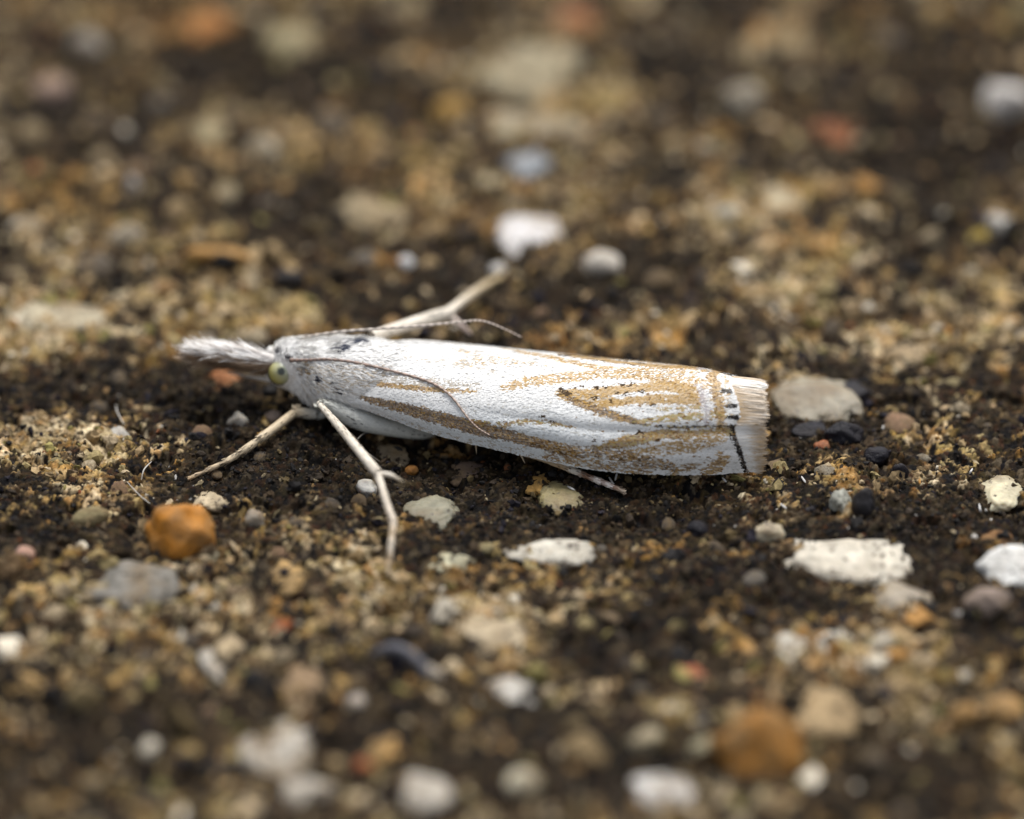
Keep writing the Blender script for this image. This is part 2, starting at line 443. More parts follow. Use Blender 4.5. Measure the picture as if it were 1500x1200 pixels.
# name, px, py, width px, height px, colour, material, angularity, turn, label, category
STONES = [
 ('pebble', 262, 794, 104, 112, (.47, .19, .02), 'c', .2, 65, 'bright orange pebble standing in the crust before the moth foreleg', 'pebble'),
 ('pebble', 307, 737, 58, 26, PALET, 's', .5, 10, 'low pale tan pebble just behind the bright orange pebble', 'pebble'),
 ('stone_chip', 172, 638, 38, 24, GREYW, 'q', .9, 40, 'small white angular chip on pale mortar near the moth foreleg foot', 'stone chip'),
 ('pebble', 537, 718, 30, 30, GREYW, 'q', .7, 5, 'tiny translucent white pebble beside the moth middle leg spur', 'pebble'),
 ('pebble', 629, 757, 74, 40, (.22, .21, .15), 'q', .6, -10, 'flat grey green pebble lying near the moth middle leg foot', 'pebble'),
 ('pebble', 372, 766, 30, 36, (.30, .29, .26), 'q', .5, 0, 'small grey pebble with pale base between orange pebble and middle leg', 'pebble'),
 ('pebble', 419, 851, 54, 38, (.36, .23, .09), 's', .6, 30, 'small tan ochre pebble set in pale mortar below the middle leg', 'pebble'),
 ('pebble', 195, 866, 112, 62, GREY, 's', .7, 10, 'flat grey brown stone just in front of the bright orange pebble', 'pebble'),
 ('pebble', 36, 813, 30, 24, PINK, 'c', .3, 0, 'tiny salmon pink pebble on dark crust', 'pebble'),
 ('pebble', 12, 838, 46, 60, (.19, .12, .06), 's', .6, 0, 'brown upright pebble beside the tiny salmon pink one', 'pebble'),
 ('stone_chip', 800, 810, 118, 50, (.50, .47, .40), 'w', .6, 25, 'white wedge shaped stone with a pointed end on black crust', 'stone chip'),
 ('seed', 1022, 777, 31, 30, BLK, 'b', .1, 0, 'single round black seed lying clear of the wing tips', 'seed'),
 ('pebble', 1127, 787, 46, 46, (.52, .46, .33), 'q', .5, 60, 'small white and yellow pebble beside the long white stone', 'pebble'),
 ('white_stone', 1240, 826, 178, 58, (.52, .48, .40), 'w', .5, 0, 'long white rough stone with dark specks half sunk in crust', 'stone'),
 ('stone_chip', 1494, 836, 104, 72, (.60, .60, .58), 'w', .75, 50, 'white sharp edged stone chip with a straight broken side', 'stone chip'),
 ('pebble', 1468, 723, 54, 42, (.56, .50, .34), 'q', .3, 0, 'round creamy white pebble on dark crust beyond the long white stone', 'pebble'),
 ('pebble', 1196, 590, 116, 62, (.26, .23, .17), 'q', .4, -20, 'smooth translucent tan grey pebble behind the wing tips', 'pebble'),
 ('seed', 1186, 631, 54, 26, BLK, 'b', .4, 15, 'narrow black seed lying at the wing tips', 'seed'),
 ('seed', 1238, 636, 60, 44, BLK, 'b', .5, 60, 'largest black seed in the cluster behind the wing tips', 'seed'),
 ('seed', 1246, 574, 66, 36, BLK, 'b', .5, -20, 'black seed lying on the smooth tan grey pebble', 'seed'),
 ('seed', 1284, 667, 38, 28, BLK, 'b', .3, 10, 'small violet black seed beyond the largest black seed', 'seed'),
 ('seed', 1318, 694, 26, 32, BLK, 'b', .3, 80, 'small upright black seed at the end of the seed cluster', 'seed'),
 ('seed', 1263, 740, 36, 52, (.016, .015, .018), 'b', .7, 70, 'dull black crumb leaning on a pale wedge of stone', 'seed'),
 ('seed', 1187, 748, 17, 14, BLK, 'b', .2, 0, 'tiniest violet black seed between pale mortar crumbs', 'seed'),
 ('pebble', 1205, 653, 26, 18, RED, 'c', .5, 0, 'tiny brick red grain beside the black seeds', 'pebble'),
 ('pebble', 1236, 742, 44, 46, (.36, .36, .31), 's', .8, 20, 'pale grey wedge of stone under a dull black crumb', 'pebble'),
 ('pebble', 1316, 882, 80, 52, (.32, .27, .20), 'q', .6, -25, 'beige pebble in front of the long white stone', 'pebble'),
 ('pebble', 1445, 888, 70, 64, PINKBR, 's', .7, 10, 'pinkish brown angular pebble on black crust', 'pebble'),
 ('pebble', 1455, 797, 56, 34, (.20, .10, .035), 's', .6, 0, 'rusty brown pebble beside the sharp edged white chip', 'pebble'),
 ('pebble', 822, 732, 56, 42, (.25, .21, .10), 'q', .3, -10, 'glassy olive yellow pebble beside the moth hind foot', 'pebble'),
 ('pebble', 790, 710, 46, 30, (.36, .21, .06), 's', .6, 0, 'orange crumbling pebble under the wing edge', 'pebble'),
 ('pebble', 690, 693, 56, 28, (.085, .06, .055), 's', .4, 0, 'flat purple brown pebble in the shade of the wing', 'pebble'),
 ('pebble', 603, 690, 20, 18, ORANGE, 'c', .4, 0, 'tiny orange grain under the wing near the middle leg', 'pebble'),
 ('pebble', 575, 672, 44, 30, (.15, .12, .08), 's', .6, 10, 'dull brown pebble behind the moth middle leg', 'pebble'),
 ('pebble', 348, 622, 32, 36, (.30, .29, .26), 'q', .6, 0, 'small pale grey pebble under the moth head', 'pebble'),
 ('pebble', 330, 556, 48, 26, (.28, .09, .02), 'c', .4, 0, 'orange red pebble beneath the moth palps', 'pebble'),
 ('pebble', 396, 612, 36, 22, PINKBR, 's', .5, 0, 'dull pink pebble behind the moth foreleg', 'pebble'),
 ('pebble', 1115, 1106, 140, 122, (.30, .135, .025), 's', .8, 25, 'largest orange brown pebble far out in front of the wing tips', 'pebble'),
 ('pebble', 1203, 1046, 104, 72, TANP, 's', .8, -15, 'angular tan pebble behind the largest orange brown pebble', 'pebble'),
 ('pebble', 1414, 1052, 48, 44, (.40, .22, .07), 's', .4, 0, 'ochre pebble paired with a rounder amber pebble', 'pebble'),
 ('pebble', 1472, 1046, 62, 52, (.44, .25, .08), 'c', .3, 0, 'rounder amber pebble paired with an ochre pebble', 'pebble'),
 ('pebble', 406, 1104, 98, 78, WHITE, 's', .7, -20, 'biggest white angular pebble in front of the moth', 'pebble'),
 ('pebble', 450, 1166, 76, 44, WHITE, 's', .5, 0, 'white flat pebble touching ground by the biggest white pebble', 'pebble'),
 ('pebble', 632, 1160, 66, 46, WHITE, 'c', .3, 0, 'smooth white oval pebble far in front of the moth', 'pebble'),
 ('pebble', 768, 1150, 50, 46, (.52, .48, .36), 'c', .2, 0, 'round cream pebble far in front of the moth', 'pebble'),
 ('pebble', 966, 1164, 80, 42, (.60, .58, .55), 's', .5, 0, 'broad white pebble beside the largest orange brown pebble', 'pebble'),
 ('pebble', 744, 1022, 84, 46, (.46, .44, .40), 's', .6, 0, 'pale grey flat pebble on brown crust', 'pebble'),
 ('pebble', 521, 1032, 30, 30, (.50, .44, .38), 'c', .2, 0, 'single tiny cream pebble on dark brown crust', 'pebble'),
 ('pebble', 322, 976, 58, 42, (.42, .39, .34), 's', .6, 0, 'pale grey angular pebble in front of the flat grey brown stone', 'pebble'),
 ('pebble', 38, 1004, 52, 42, (.42, .27, .11), 's', .4, 0, 'honey coloured pebble in front of pale mortar crumbs', 'pebble'),
 ('pebble', 120, 1026, 56, 54, (.24, .19, .09), 's', .5, 30, 'olive tan pebble next to the honey coloured pebble', 'pebble'),
 ('pebble', 722, 935, 92, 72, (.46, .38, .26), 's', .5, 0, 'large cream mortar lump in front of the moth middle foot', 'pebble'),
 ('pebble', 634, 990, 40, 34, (.42, .37, .30), 's', .5, 0, 'cream grain at the end of the curled husk', 'pebble'),
 ('pebble', 1018, 989, 40, 26, RED, 'c', .4, 0, 'small brick red pebble on dark crust in front of the moth', 'pebble'),
 ('pebble', 944, 1088, 52, 44, (.40, .35, .24), 's', .4, 0, 'cream pebble on dark crust by a taller tan lump', 'pebble'),
 ('pebble', 1034, 1102, 50, 46, (.38, .34, .22), 's', .4, 0, 'cream green pebble touching the largest orange brown pebble', 'pebble'),
 ('pebble', 1160, 952, 56, 40, (.40, .37, .31), 's', .6, 0, 'dull white angular pebble in a row of pale lumps', 'pebble'),
 ('pebble', 1215, 946, 64, 44, (.43, .40, .34), 's', .6, 40, 'milky white lump beside the dull white angular pebble', 'pebble'),
 ('pebble', 1290, 946, 44, 44, (.50, .45, .36), 's', .6, 0, 'bright cream lump at the end of a row of pale lumps', 'pebble'),
 ('pebble', 856, 1106, 62, 60, (.28, .20, .10), 's', .6, 0, 'tan brown lump on dark brown crust', 'pebble'),
 ('pebble', 566, 1102, 44, 34, (.38, .22, .07), 's', .4, 0, 'dull ochre pebble between white pebbles', 'pebble'),
 ('pebble', 450, 1010, 70, 50, (.24, .16, .09), 's', .6, 0, 'fawn brown pebble behind the biggest white pebble', 'pebble'),
 ('pebble', 776, 346, 84, 58, (.60, .58, .57), 'c', .7, 0, 'brightest white pebble on the ground behind the moth', 'pebble'),
 ('pebble', 882, 388, 62, 50, (.52, .48, .42), 's', .6, 0, 'cream white pebble by the brightest white pebble', 'pebble'),
 ('pebble', 1090, 156, 66, 78, (.46, .42, .34), 's', .5, 70, 'tall pale grey pebble far behind the moth', 'pebble'),
 ('pebble', 1476, 156, 82, 78, (.62, .59, .56), 's', .5, 0, 'big white pebble far behind the wing tips', 'pebble'),
 ('pebble', 1216, 196, 76, 40, (.20, .07, .025), 's', .5, 0, 'rust orange pebble on dark crust far behind the moth', 'pebble'),
 ('pebble', 296, 40, 74, 52, (.32, .125, .025), 's', .5, 0, 'orange pebble on the far dark crust', 'pebble'),
 ('pebble', 846, 38, 72, 44, (.27, .085, .03), 's', .5, 0, 'terracotta pebble on the far crust', 'pebble'),
 ('pebble', 74, 140, 62, 58, (.30, .21, .17), 's', .4, 0, 'dusky pink pebble far behind the palps', 'pebble'),
 ('pebble', 130, 70, 54, 46, (.34, .31, .27), 's', .4, 0, 'pale grey pebble beyond the dusky pink pebble', 'pebble'),
 ('pebble', 660, 175, 66, 62, (.34, .20, .05), 's', .4, 0, 'amber brown pebble beside the broad pale slabs', 'pebble'),
 ('pebble', 785, 118, 150, 82, (.30, .26, .17), 's', .5, 0, 'broad beige slab far behind the moth', 'pebble'),
 ('pebble', 790, 188, 150, 46, (.36, .32, .23), 's', .6, 0, 'low pale slab in front of the broad beige slab', 'pebble'),
 ('pebble', 774, 246, 62, 40, BLUEG, 's', .4, 0, 'blue grey pebble between pale slabs and brightest white pebble', 'pebble'),
 ('pebble', 386, 220, 54, 46, (.38, .34, .26), 's', .4, 0, 'single pale beige pebble on dark crust far behind the head', 'pebble'),
 ('pebble', 196, 276, 22, 36, (.48, .47, .45), 'c', .3, 80, 'small bright white grain far behind the palps', 'pebble'),
 ('pebble', 300, 196, 72, 44, (.28, .24, .14), 's', .5, 0, 'olive beige pebble near the single pale beige pebble', 'pebble'),
 ('mortar_lump', 78, 472, 156, 50, (.44, .39, .28), 's', .6, -10, 'wide pale mortar lump on the ground behind the palps', 'mortar lump'),
 ('mortar_lump', 540, 312, 104, 60, (.28, .22, .13), 's', .7, 20, 'pointed tan mortar lump behind the moth thorax', 'mortar lump'),
 ('pebble', 1060, 316, 38, 32, (.48, .45, .39), 's', .3, 0, 'small white pebble among beige crumbs behind the wings', 'pebble'),
 ('mortar_lump', 1136, 304, 70, 46, (.38, .32, .21), 's', .6, 0, 'beige crumb lump beside the small white pebble', 'mortar lump'),
 ('pebble', 595, 390, 28, 28, (.48, .48, .48), 'c', .3, 0, 'tiny white pebble behind the far hind leg', 'pebble'),
 ('seed', 424, 412, 46, 42, (.018, .016, .018), 'b', .6, 0, 'black lump behind the moth head beside a straw piece', 'seed'),
 ('pebble', 1462, 332, 46, 40, (.44, .42, .38), 's', .4, 0, 'white pebble touching a mustard yellow grain', 'pebble'),
 ('pebble', 1434, 350, 38, 32, (.36, .26, .05), 's', .4, 0, 'mustard yellow grain touching a white pebble', 'pebble'),
 ('pebble', 430, 60, 90, 60, (.27, .23, .13), 's', .4, 0, 'dull khaki lump on the far crust', 'pebble'),
 ('pebble', 1150, 60, 60, 46, (.25, .20, .11), 's', .4, 0, 'faint tan lump on the far crust', 'pebble'),
 ('mortar_lump', 1340, 520, 80, 30, (.33, .25, .15), 's', .6, 0, 'flat tan lump on the ground beyond the wing tips', 'mortar lump'),
 ('pebble', 306, 820, 30, 24, (.20, .18, .12), 's', .5, 0, 'little grey crumb at the foot of the bright orange pebble', 'pebble'),
 ('pebble', 660, 828, 60, 30, (.42, .40, .28), 's', .6, 0, 'pale greenish mortar crumb next to the middle foot', 'pebble'),
]
MATS = {'s': M_stone, 'c': M_clean, 'q': M_quartz, 'b': M_black}
M_speck = stone_mat('white_limestone', 0.75, 0.15, 0.3, 0.07, (0.05, 0.035, 0.025), 0.25)
MATS['w'] = M_speck
stone_spots = []
for i, (nm, px, py, w, h, colr, mk, ang, turn, lab, cat) in enumerate(STONES):
    rx = w * S / 2; hs_ = h * S / 2
    upright = h > w * .8 or mk == 'b' or w < 40
    if upright:
        ry = min(rx * 0.85, hs_ / SE * 0.86); ry = max(ry, rx * 0.45)
        rz = math.sqrt(max(hs_ ** 2 - (ry * SE) ** 2, (0.35 * hs_) ** 2)) / CE
        sink = 0.10 if mk != 'b' else 0.45
    else:                                   # sunk nearly flush: the crust frays its outline
        ry = hs_ / SE; rz = max(.42 * min(rx, ry), .16); sink = -.18 if mk == 's' else .02
        rx *= 1.18; ry *= 1.15
        if nm == 'white_stone': rz *= .75; rx *= 1.06
        if nm == 'stone_chip': sink = .25
    ang = min(ang + .25, 1.0)
    infocus = 540 < py < 900
    v, f = stone_shape(4 if infocus and w > 40 else 3, 100 + i, ang, 0.14 if mk == 's' else 0.09)
    v = rotz(v, math.radians(turn)); v = v / np.abs(v).max(0)
    if 'wedge shaped' in lab:
        k = .18 + .82 * (v[:, :1] * .5 + .5); v = v * np.hstack([np.ones_like(k), k, k])
    v = v * np.array([rx, ry, rz]) * 1.04
    c = on_ground(px, py, rz * sink)
    fine_z = float(ground_z(np.array([c[0]]), np.array([c[1]]))[0])
    o = link(nm, make_mesh(nm, v, f), MATS[mk], label=lab, cat=cat, group='black seeds' if nm == 'seed' else 'stones on the slab')
    o.location = Vector(c * MM); o.color = (*colr, 1)
    stone_spots.append((c[0], c[1], max(rx, ry)))

# the embedded aggregate: 210 nameless pebbles as pieces of the slab
shapes = []
for k in range(10):
    v, f = stone_shape(2, 900 + k, .6, .08)
    me = make_mesh('pebble', v, f); me.materials.append(M_stone if k % 3 else M_clean); shapes.append(me)
PAL = [(.40, .33, .22), (.30, .23, .13), (.34, .30, .23), (.46, .42, .34), (.22, .17, .10), (.12, .085, .05), (.30, .17, .06), (.24, .20, .10),
       (.14, .13, .115), (.20, .12, .07), (.34, .27, .17), (.08, .065, .05)]
npb = 0; tries = 0
taken = list(stone_spots)
while npb < 215 and tries < 6000:
    tries += 1
    px, py = random.uniform(-40, 1540), random.uniform(-60, 1260)
    w = random.lognormvariate(math.log(30), .35)
    c = on_ground(px, py)
    if py > 560 and py < 720 and 420 < px < 1110: w *= .6
    r = w * S / 2
    if any((c[0] - a) ** 2 + (c[1] - b) ** 2 < (r + q) ** 2 * .9 for a, b, q in taken): continue
    pm = float(pale_mask(np.array([c[0]]), np.array([c[1]]))[0])
    colr = random.choice(PAL if pm > -.1 else PAL[4:10] + PAL[-1:] * 3)
    o = link('pebble', random.choice(shapes), None, parent=ground)
    o.location = Vector((c + np.array([0, 0, r * random.uniform(-.3, .1)])) * MM)
    o.scale = (r, r * random.uniform(.6, 1), r * random.uniform(.55, .9))
    o.rotation_euler = (random.uniform(-.4, .4), random.uniform(-.4, .4), random.uniform(0, 6.3))
    k = random.uniform(.75, 1.2); o.color = (colr[0] * k, colr[1] * k, colr[2] * k, 1)
    taken.append((c[0], c[1], r)); npb += 1


def scatter(n, ylo, yhi, size, sig, sub, keep, palette, seed, sink=.2, smooth=False):
    """loose grains as one mesh: palette(mask, random) -> colours"""
    r = np.random.default_rng(seed)
    x = r.uniform(-11.8, 11.8, n); y = r.uniform(ylo, yhi, n)
    pm = pale_mask(x, y)
    k = keep(pm, r.random(n)); x, y, pm = x[k], y[k], pm[k]; n = len(x)
    rad = np.clip(size * np.exp(r.normal(0, sig, n)), size * .4, size * 3.2)
    z = ground_z(x, y) + rad * (r.uniform(-.35, .25, n))
    v0, f0 = ICO[sub]; nv = len(v0)
    ax = r.normal(size=(n, 3, 3)); q, _ = np.linalg.qr(ax)
    jit = v0[None] * np.clip(1 + r.normal(0, .30, (n, nv, 1)), .4, 1.7) * r.uniform(.35, 1.25, (n, 1, 3))
    v = np.einsum('nvi,nij->nvj', jit, q) * rad[:, None, None] + np.stack([x, y, z], 1)[:, None]
    f = (f0[None] + (np.arange(n) * nv)[:, None, None]).reshape(-1, 3)
    c = palette(pm, r, n) * r.uniform(.7, 1.25, (n, 1))
    return v.reshape(-1, 3), f, np.repeat(c, nv, axis=0)


def pick(r, n, cols, w):
    cols = np.array(cols); return cols[r.choice(len(cols), n, p=np.array(w) / sum(w))]


def pal_pale(pm, r, n):
    return pick(r, n, [(.40, .315, .20), (.28, .20, .105), (.50, .45, .36), (.24, .19, .09), (.30, .16, .05), (.14, .10, .06), (.20, .17, .06), (.24, .075, .03)],
                [5, 7, 1.8, 3.5, 1, 3, 1.8, .2])


def pal_dark(pm, r, n):
    return pick(r, n, [(.012, .011, .011), (.03, .022, .015), (.055, .037, .021), (.016, .014, .02), (.09, .065, .03), (.26, .21, .13), (.13, .05, .02), (.50, .48, .45)],
                [6, 5, 4, 2, 2, .5, .2, .10])


grit_near = join([
    scatter(30000, -6.5, 2.2, .044, .5, 1, lambda m, u: u < sstep(-.15, .45, m) * .28, pal_pale, 1),
    scatter(2400, -8, 5, .10, .35, 2, lambda m, u: u < sstep(-.2, .4, m) * .6, pal_pale, 3)])
link('pale_grit', make_mesh('pale_grit', *grit_near, smooth=False), M_grit, kind='stuff', label='pale tan sand grains and mortar crumbs strewn over the slab', cat='grit')
grit_dark = join([
    scatter(40000, -6.5, 2.2, .028, .5, 1, lambda m, u: u < .14 + .5 * sstep(.1, -.6, m), pal_dark, 2),
    scatter(1000, -8, 5, .085, .35, 2, lambda m, u: u < .2 + .35 * sstep(.1, -.5, m), pal_dark, 4)])
link('dark_grit', make_mesh('dark_grit', *grit_dark, smooth=False), M_grit, kind='stuff', label='black and brown granules of crust covering the slab', cat='grit')
grit_far = join([
    scatter(6000, 2.2, 22, .095, .45, 1, lambda m, u: u < .1 + .6 * sstep(-.2, .4, m), pal_pale, 5),
    scatter(5000, 2.2, 22, .10, .45, 1, lambda m, u: u < .5 * sstep(.2, -.5, m), pal_dark, 6),
    scatter(4500, -17, -6.5, .105, .45, 1, lambda m, u: u < .1 + .6 * sstep(-.2, .4, m), pal_pale, 7),
    scatter(3500, -17, -6.5, .10, .45, 1, lambda m, u: u < .5 * sstep(.2, -.5, m), pal_dark, 8)])
link('coarse_grit', make_mesh('coarse_grit', *grit_far, smooth=False), M_grit, kind='stuff', label='coarse mixed grains on the slab away from the moth', cat='grit')

# ------------------------------------------------------------------ the moth
moth = link('moth', None, label='white and tan grass moth resting with wings rolled round its body', cat='moth')
moth.location = (0, 0, 0)
M_scale = attr_mat('wing_scales', rough=0.42, spec=0.22, var=0.10, scale=60000)
M_wing = attr_mat('wing_membrane', rough=0.6, spec=0.2, var=0.10, scale=40000, bump=0.006, bump_scale=50000)
M_hair = attr_mat('moth_hair', rough=0.5, spec=0.3, var=0.08, scale=50000, transl=0.4)
M_leg = attr_mat('leg_scales', rough=0.5, spec=0.35, var=0.22, scale=45000, bump=0.01, bump_scale=45000)
M_ant = attr_mat('antenna_scales', rough=0.55, spec=0.3, var=0.2, scale=60000)
M_body = attr_mat('moth_cuticle', rough=0.6, spec=0.25, var=0.2, scale=25000)

mid_y = lambda x: -0.0023 * (np.asarray(x, float) - 500)
_tx = [470, 490, 520, 560, 600, 640, 700, 780, 860, 940, 1000, 1040, 1075, 1100, 1130]
_ty = [548, 534, 514, 500, 496, 498, 504, 512.5, 520.5, 528.5, 534.5, 540, 549, 556, 562]
_bx = [470, 500, 540, 580, 630, 690, 760, 800, 850, 900, 950, 1000, 1050, 1085, 1130]
_by = [574, 589, 604, 619, 637, 652, 668, 676, 687, 693, 696, 697, 696, 693, 691]
_zx = [470, 500, 600, 700, 800, 900, 1000, 1130]
_zz = [.78, .74, .56, .40, .25, .16, .11, .10]
sm = lambda xs, ys, x: np.mean([np.interp(np.asarray(x, float) + d, xs, ys) for d in (-12, -6, 0, 6, 12)], axis=0)


def wing_pt(x, phi, inset=0.0):
    """x: station in photograph pixels, phi: 0 near edge .. pi/2 ridge .. pi far edge"""
    ze = sm(_zx, _zz, x); st = (600 - sm(_tx, _ty, x)) * S; sb = (600 - sm(_bx, _by, x)) * S
    ym = mid_y(x); ye = (sb - ze * CE) / SE; a = ym - ye
    R = np.maximum(st - ze * CE - ym * SE, a * SE + .02)
    H = np.sqrt(np.maximum(R ** 2 - (a * SE) ** 2, .01)) / CE
    a2 = a - inset; H2 = H - inset
    y = ym - a2 * np.cos(phi); z = ze + H2 * np.sin(phi)
    # the lower edge tucks under, and long shallow pleats run along the wing
    tuck = np.exp(-(phi / .22) ** 2) + np.exp(-((math.pi - phi) / .22) ** 2)
    y = y + .06 * tuck * np.sign(np.cos(phi))
    g = sstep(600, 900, x)
    pl = .022 * g * (np.exp(-((phi - .62) / .07) ** 2) * -1.3 + np.exp(-((phi - .78) / .10) ** 2) * .5) - .018 * sstep(520, 640, x) * np.exp(-((phi - .36) / .06) ** 2)
    y = y - pl * np.cos(phi); z = z + pl * np.sin(phi)
    d = y * CE - z * SE
    return np.stack([(np.asarray(x) - 750) * S * (1 + d / D), y, z], -1)


# ends of the wing (termen) as a function of phi, from the photograph
_pp = np.linspace(0, math.pi / 2, 60)
_, _ppy = project(wing_pt(np.full(60, 1078.0), _pp))
_tpy = [545, 552, 572, 585, 600, 612, 618, 628, 640, 660, 692]
_tpx = [1056, 1062, 1072, 1078, 1082, 1082, 1078, 1074, 1077, 1086, 1096]
_tend = np.interp(_ppy, _tpy, _tpx)
term = lambda phi: np.interp(np.minimum(phi, math.pi - phi), _pp, _tend)
start = lambda phi: np.interp(np.minimum(phi, math.pi - phi), [0, .5, 1.0, 1.6], [476, 476, 486, 520])


def wing_at(u, phi, inset=0.0):
    return wing_pt(start(phi) + u * (term(phi) - start(phi)), phi, inset)


# ---- pigment pattern, crease line and painted flank shade of the forewing, drawn in photograph pixels of the near wing
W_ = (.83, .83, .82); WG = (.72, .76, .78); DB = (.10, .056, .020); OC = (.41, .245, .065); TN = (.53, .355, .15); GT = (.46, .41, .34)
OLO = (.42, .33, .12); BR = (.22, .122, .042); BKK = (.008, .006, .005); LIL = (.48, .45, .47)
STROKES = [  # polyline, widths, [colours], density
 ([(500, 556), (560, 553), (640, 562), (700, 566)], [3, 8, 7, 4], [GT, W_, GT], .55),
 ([(505, 563), (560, 564), (600, 568), (645, 572), (695, 574)], [2, 3.5, 4, 3.5, 2], [OC, OC, BR, TN], .85),
 ([(505, 577), (560, 590), (610, 603), (660, 617), (700, 627), (745, 638), (790, 650), (840, 664)], [2.5, 6, 9, 11, 11, 9, 8, 7], [DB, DB, BR, BR, OC], .95),
 ([(520, 600), (580, 616), (640, 633), (700, 648), (780, 666)], [3, 4, 4, 5, 5], [GT, WG], .45),
 ([(735, 570), (770, 560), (820, 555), (880, 549), (930, 549), (980, 556), (1025, 565)], [4, 6, 6, 5, 6, 8, 8], [TN, TN, OC, W_], .85),
 ([(670, 534), (720, 526), (760, 527), (840, 527), (900, 532), (960, 541), (1010, 552)], [4, 8, 9, 8, 8, 8, 8], [TN, GT, GT, W_], .48),
 ([(560, 520), (640, 530), (720, 545)], [3, 5, 4], [GT], .25),
 ([(818, 577), (870, 577), (920, 569), (980, 567), (1022, 573)], [4, 6, 5, 6, 8], [TN, TN, OC], .88),
 ([(840, 582), (880, 588), (905, 590)], [6, 8, 5], [TN, OC, GT], .8),
 ([(820, 579), (850, 592), (885, 605), (912, 613), (932, 618)], [4, 5, 5, 5, 3], [OC, OC, BR, DB], .9),
 ([(880, 593), (930, 587), (970, 585), (1028, 586)], [4, 5, 6, 8], [TN, OC, TN], .85),
 ([(930, 619), (980, 612), (1030, 608), (1060, 607)], [3, 5, 5, 4], [OLO, OLO, TN], .6),
 ([(960, 600), (1020, 598), (1045, 600)], [3, 4, 4], [OLO, TN], .4),
 ([(685, 617), (740, 622), (770, 617), (800, 619), (842, 626)], [3, 4, 4, 4, 2], [OC, OLO, BR], .5),
 ([(878, 655), (920, 646), (960, 637), (1010, 636), (1072, 632)], [4, 7, 6, 5, 5], [OC, OC, OLO, BR], .88),
 ([(900, 668), (960, 660), (1010, 651), (1055, 641)], [5, 8, 9, 7], [TN, OC, W_], .8),
 ([(780, 647), (840, 660), (890, 664), (940, 674), (985, 684)], [6, 8, 8, 8, 6], [BR, OC, DB, GT], .62),
 ([(800, 668), (850, 676), (900, 684), (950, 690)], [5, 6, 6, 5], [GT, BR, OC], .5),
 ([(985, 692), (1005, 684), (1020, 680)], [5, 6, 3], [BR, OC, GT], .55),
 ([(1030, 694), (1050, 682), (1060, 672), (1052, 664)], [5, 8, 7, 4], [BR, OC, TN], .62),
 ([(1018, 556), (1028, 578), (1033, 598), (1035, 622)], [5, 5, 5, 4], [LIL, W_, LIL], .75),
 ([(1036, 545), (1045, 560), (1050, 580), (1053, 600), (1055, 622)], [6, 7, 7, 6, 6], [TN, OC, TN, BR], .78),
 ([(985, 548), (1005, 553), (1020, 560)], [6, 8, 6], [TN, W_], .6),
 ([(1062, 558), (1066, 584), (1066, 604), (1064, 618)], [3, 5, 5, 4], [W_, TN, GT], .42),
 ([(925, 621), (960, 624), (1000, 626), (1050, 624), (1078, 623.5)], [.8, 1.8, 2, 2.2, 2.2], [DB, BKK, OLO], .75),  # dark line drawn along the wing's crease
 ([(1072, 624), (1073, 640), (1082, 660), (1092, 692)], [2.6, 3.2, 2.8, 2.4], [DB, BKK], .97),
 ([(1056, 573), (1068, 574)], [2.6, 3.6], [BKK], 1.), ([(1064, 595.5), (1075, 595)], [2, 3.4], [BKK], 1.), ([(1064, 611.5), (1077, 611.5)], [1.6, 3.8], [BKK], 1.),
]
SPOTS = [(822, 572, 6), (830, 577, 5), (872, 569, 3.5), (885, 568, 3.5), (912, 565, 3), (926, 563, 3), (872, 584, 4), (893, 588, 3), (915, 578, 3.5), (938, 574, 3.5), (905, 577, 3),
         (793, 611, 3), (807, 617, 3), (936, 633, 4), (962, 645, 3), (953, 593, 3), (922, 565, 2.5), (870, 645, 3), (905, 655, 3), (840, 568, 3), (851, 567, 2.5)]


def polydist(px, py, pts, ws):
    best = np.full(px.shape, 99.0)
    for (ax, ay), (bx, by), wa, wb in zip(pts[:-1], pts[1:], ws[:-1], ws[1:]):
        dx, dy = bx - ax, by - ay
        t = np.clip(((px - ax) * dx + (py - ay) * dy) / (dx * dx + dy * dy), 0, 1)
        d = np.hypot(px - ax - t * dx, py - ay - t * dy) / (wa + (wb - wa) * t)
        best = np.minimum(best, d)
    return best


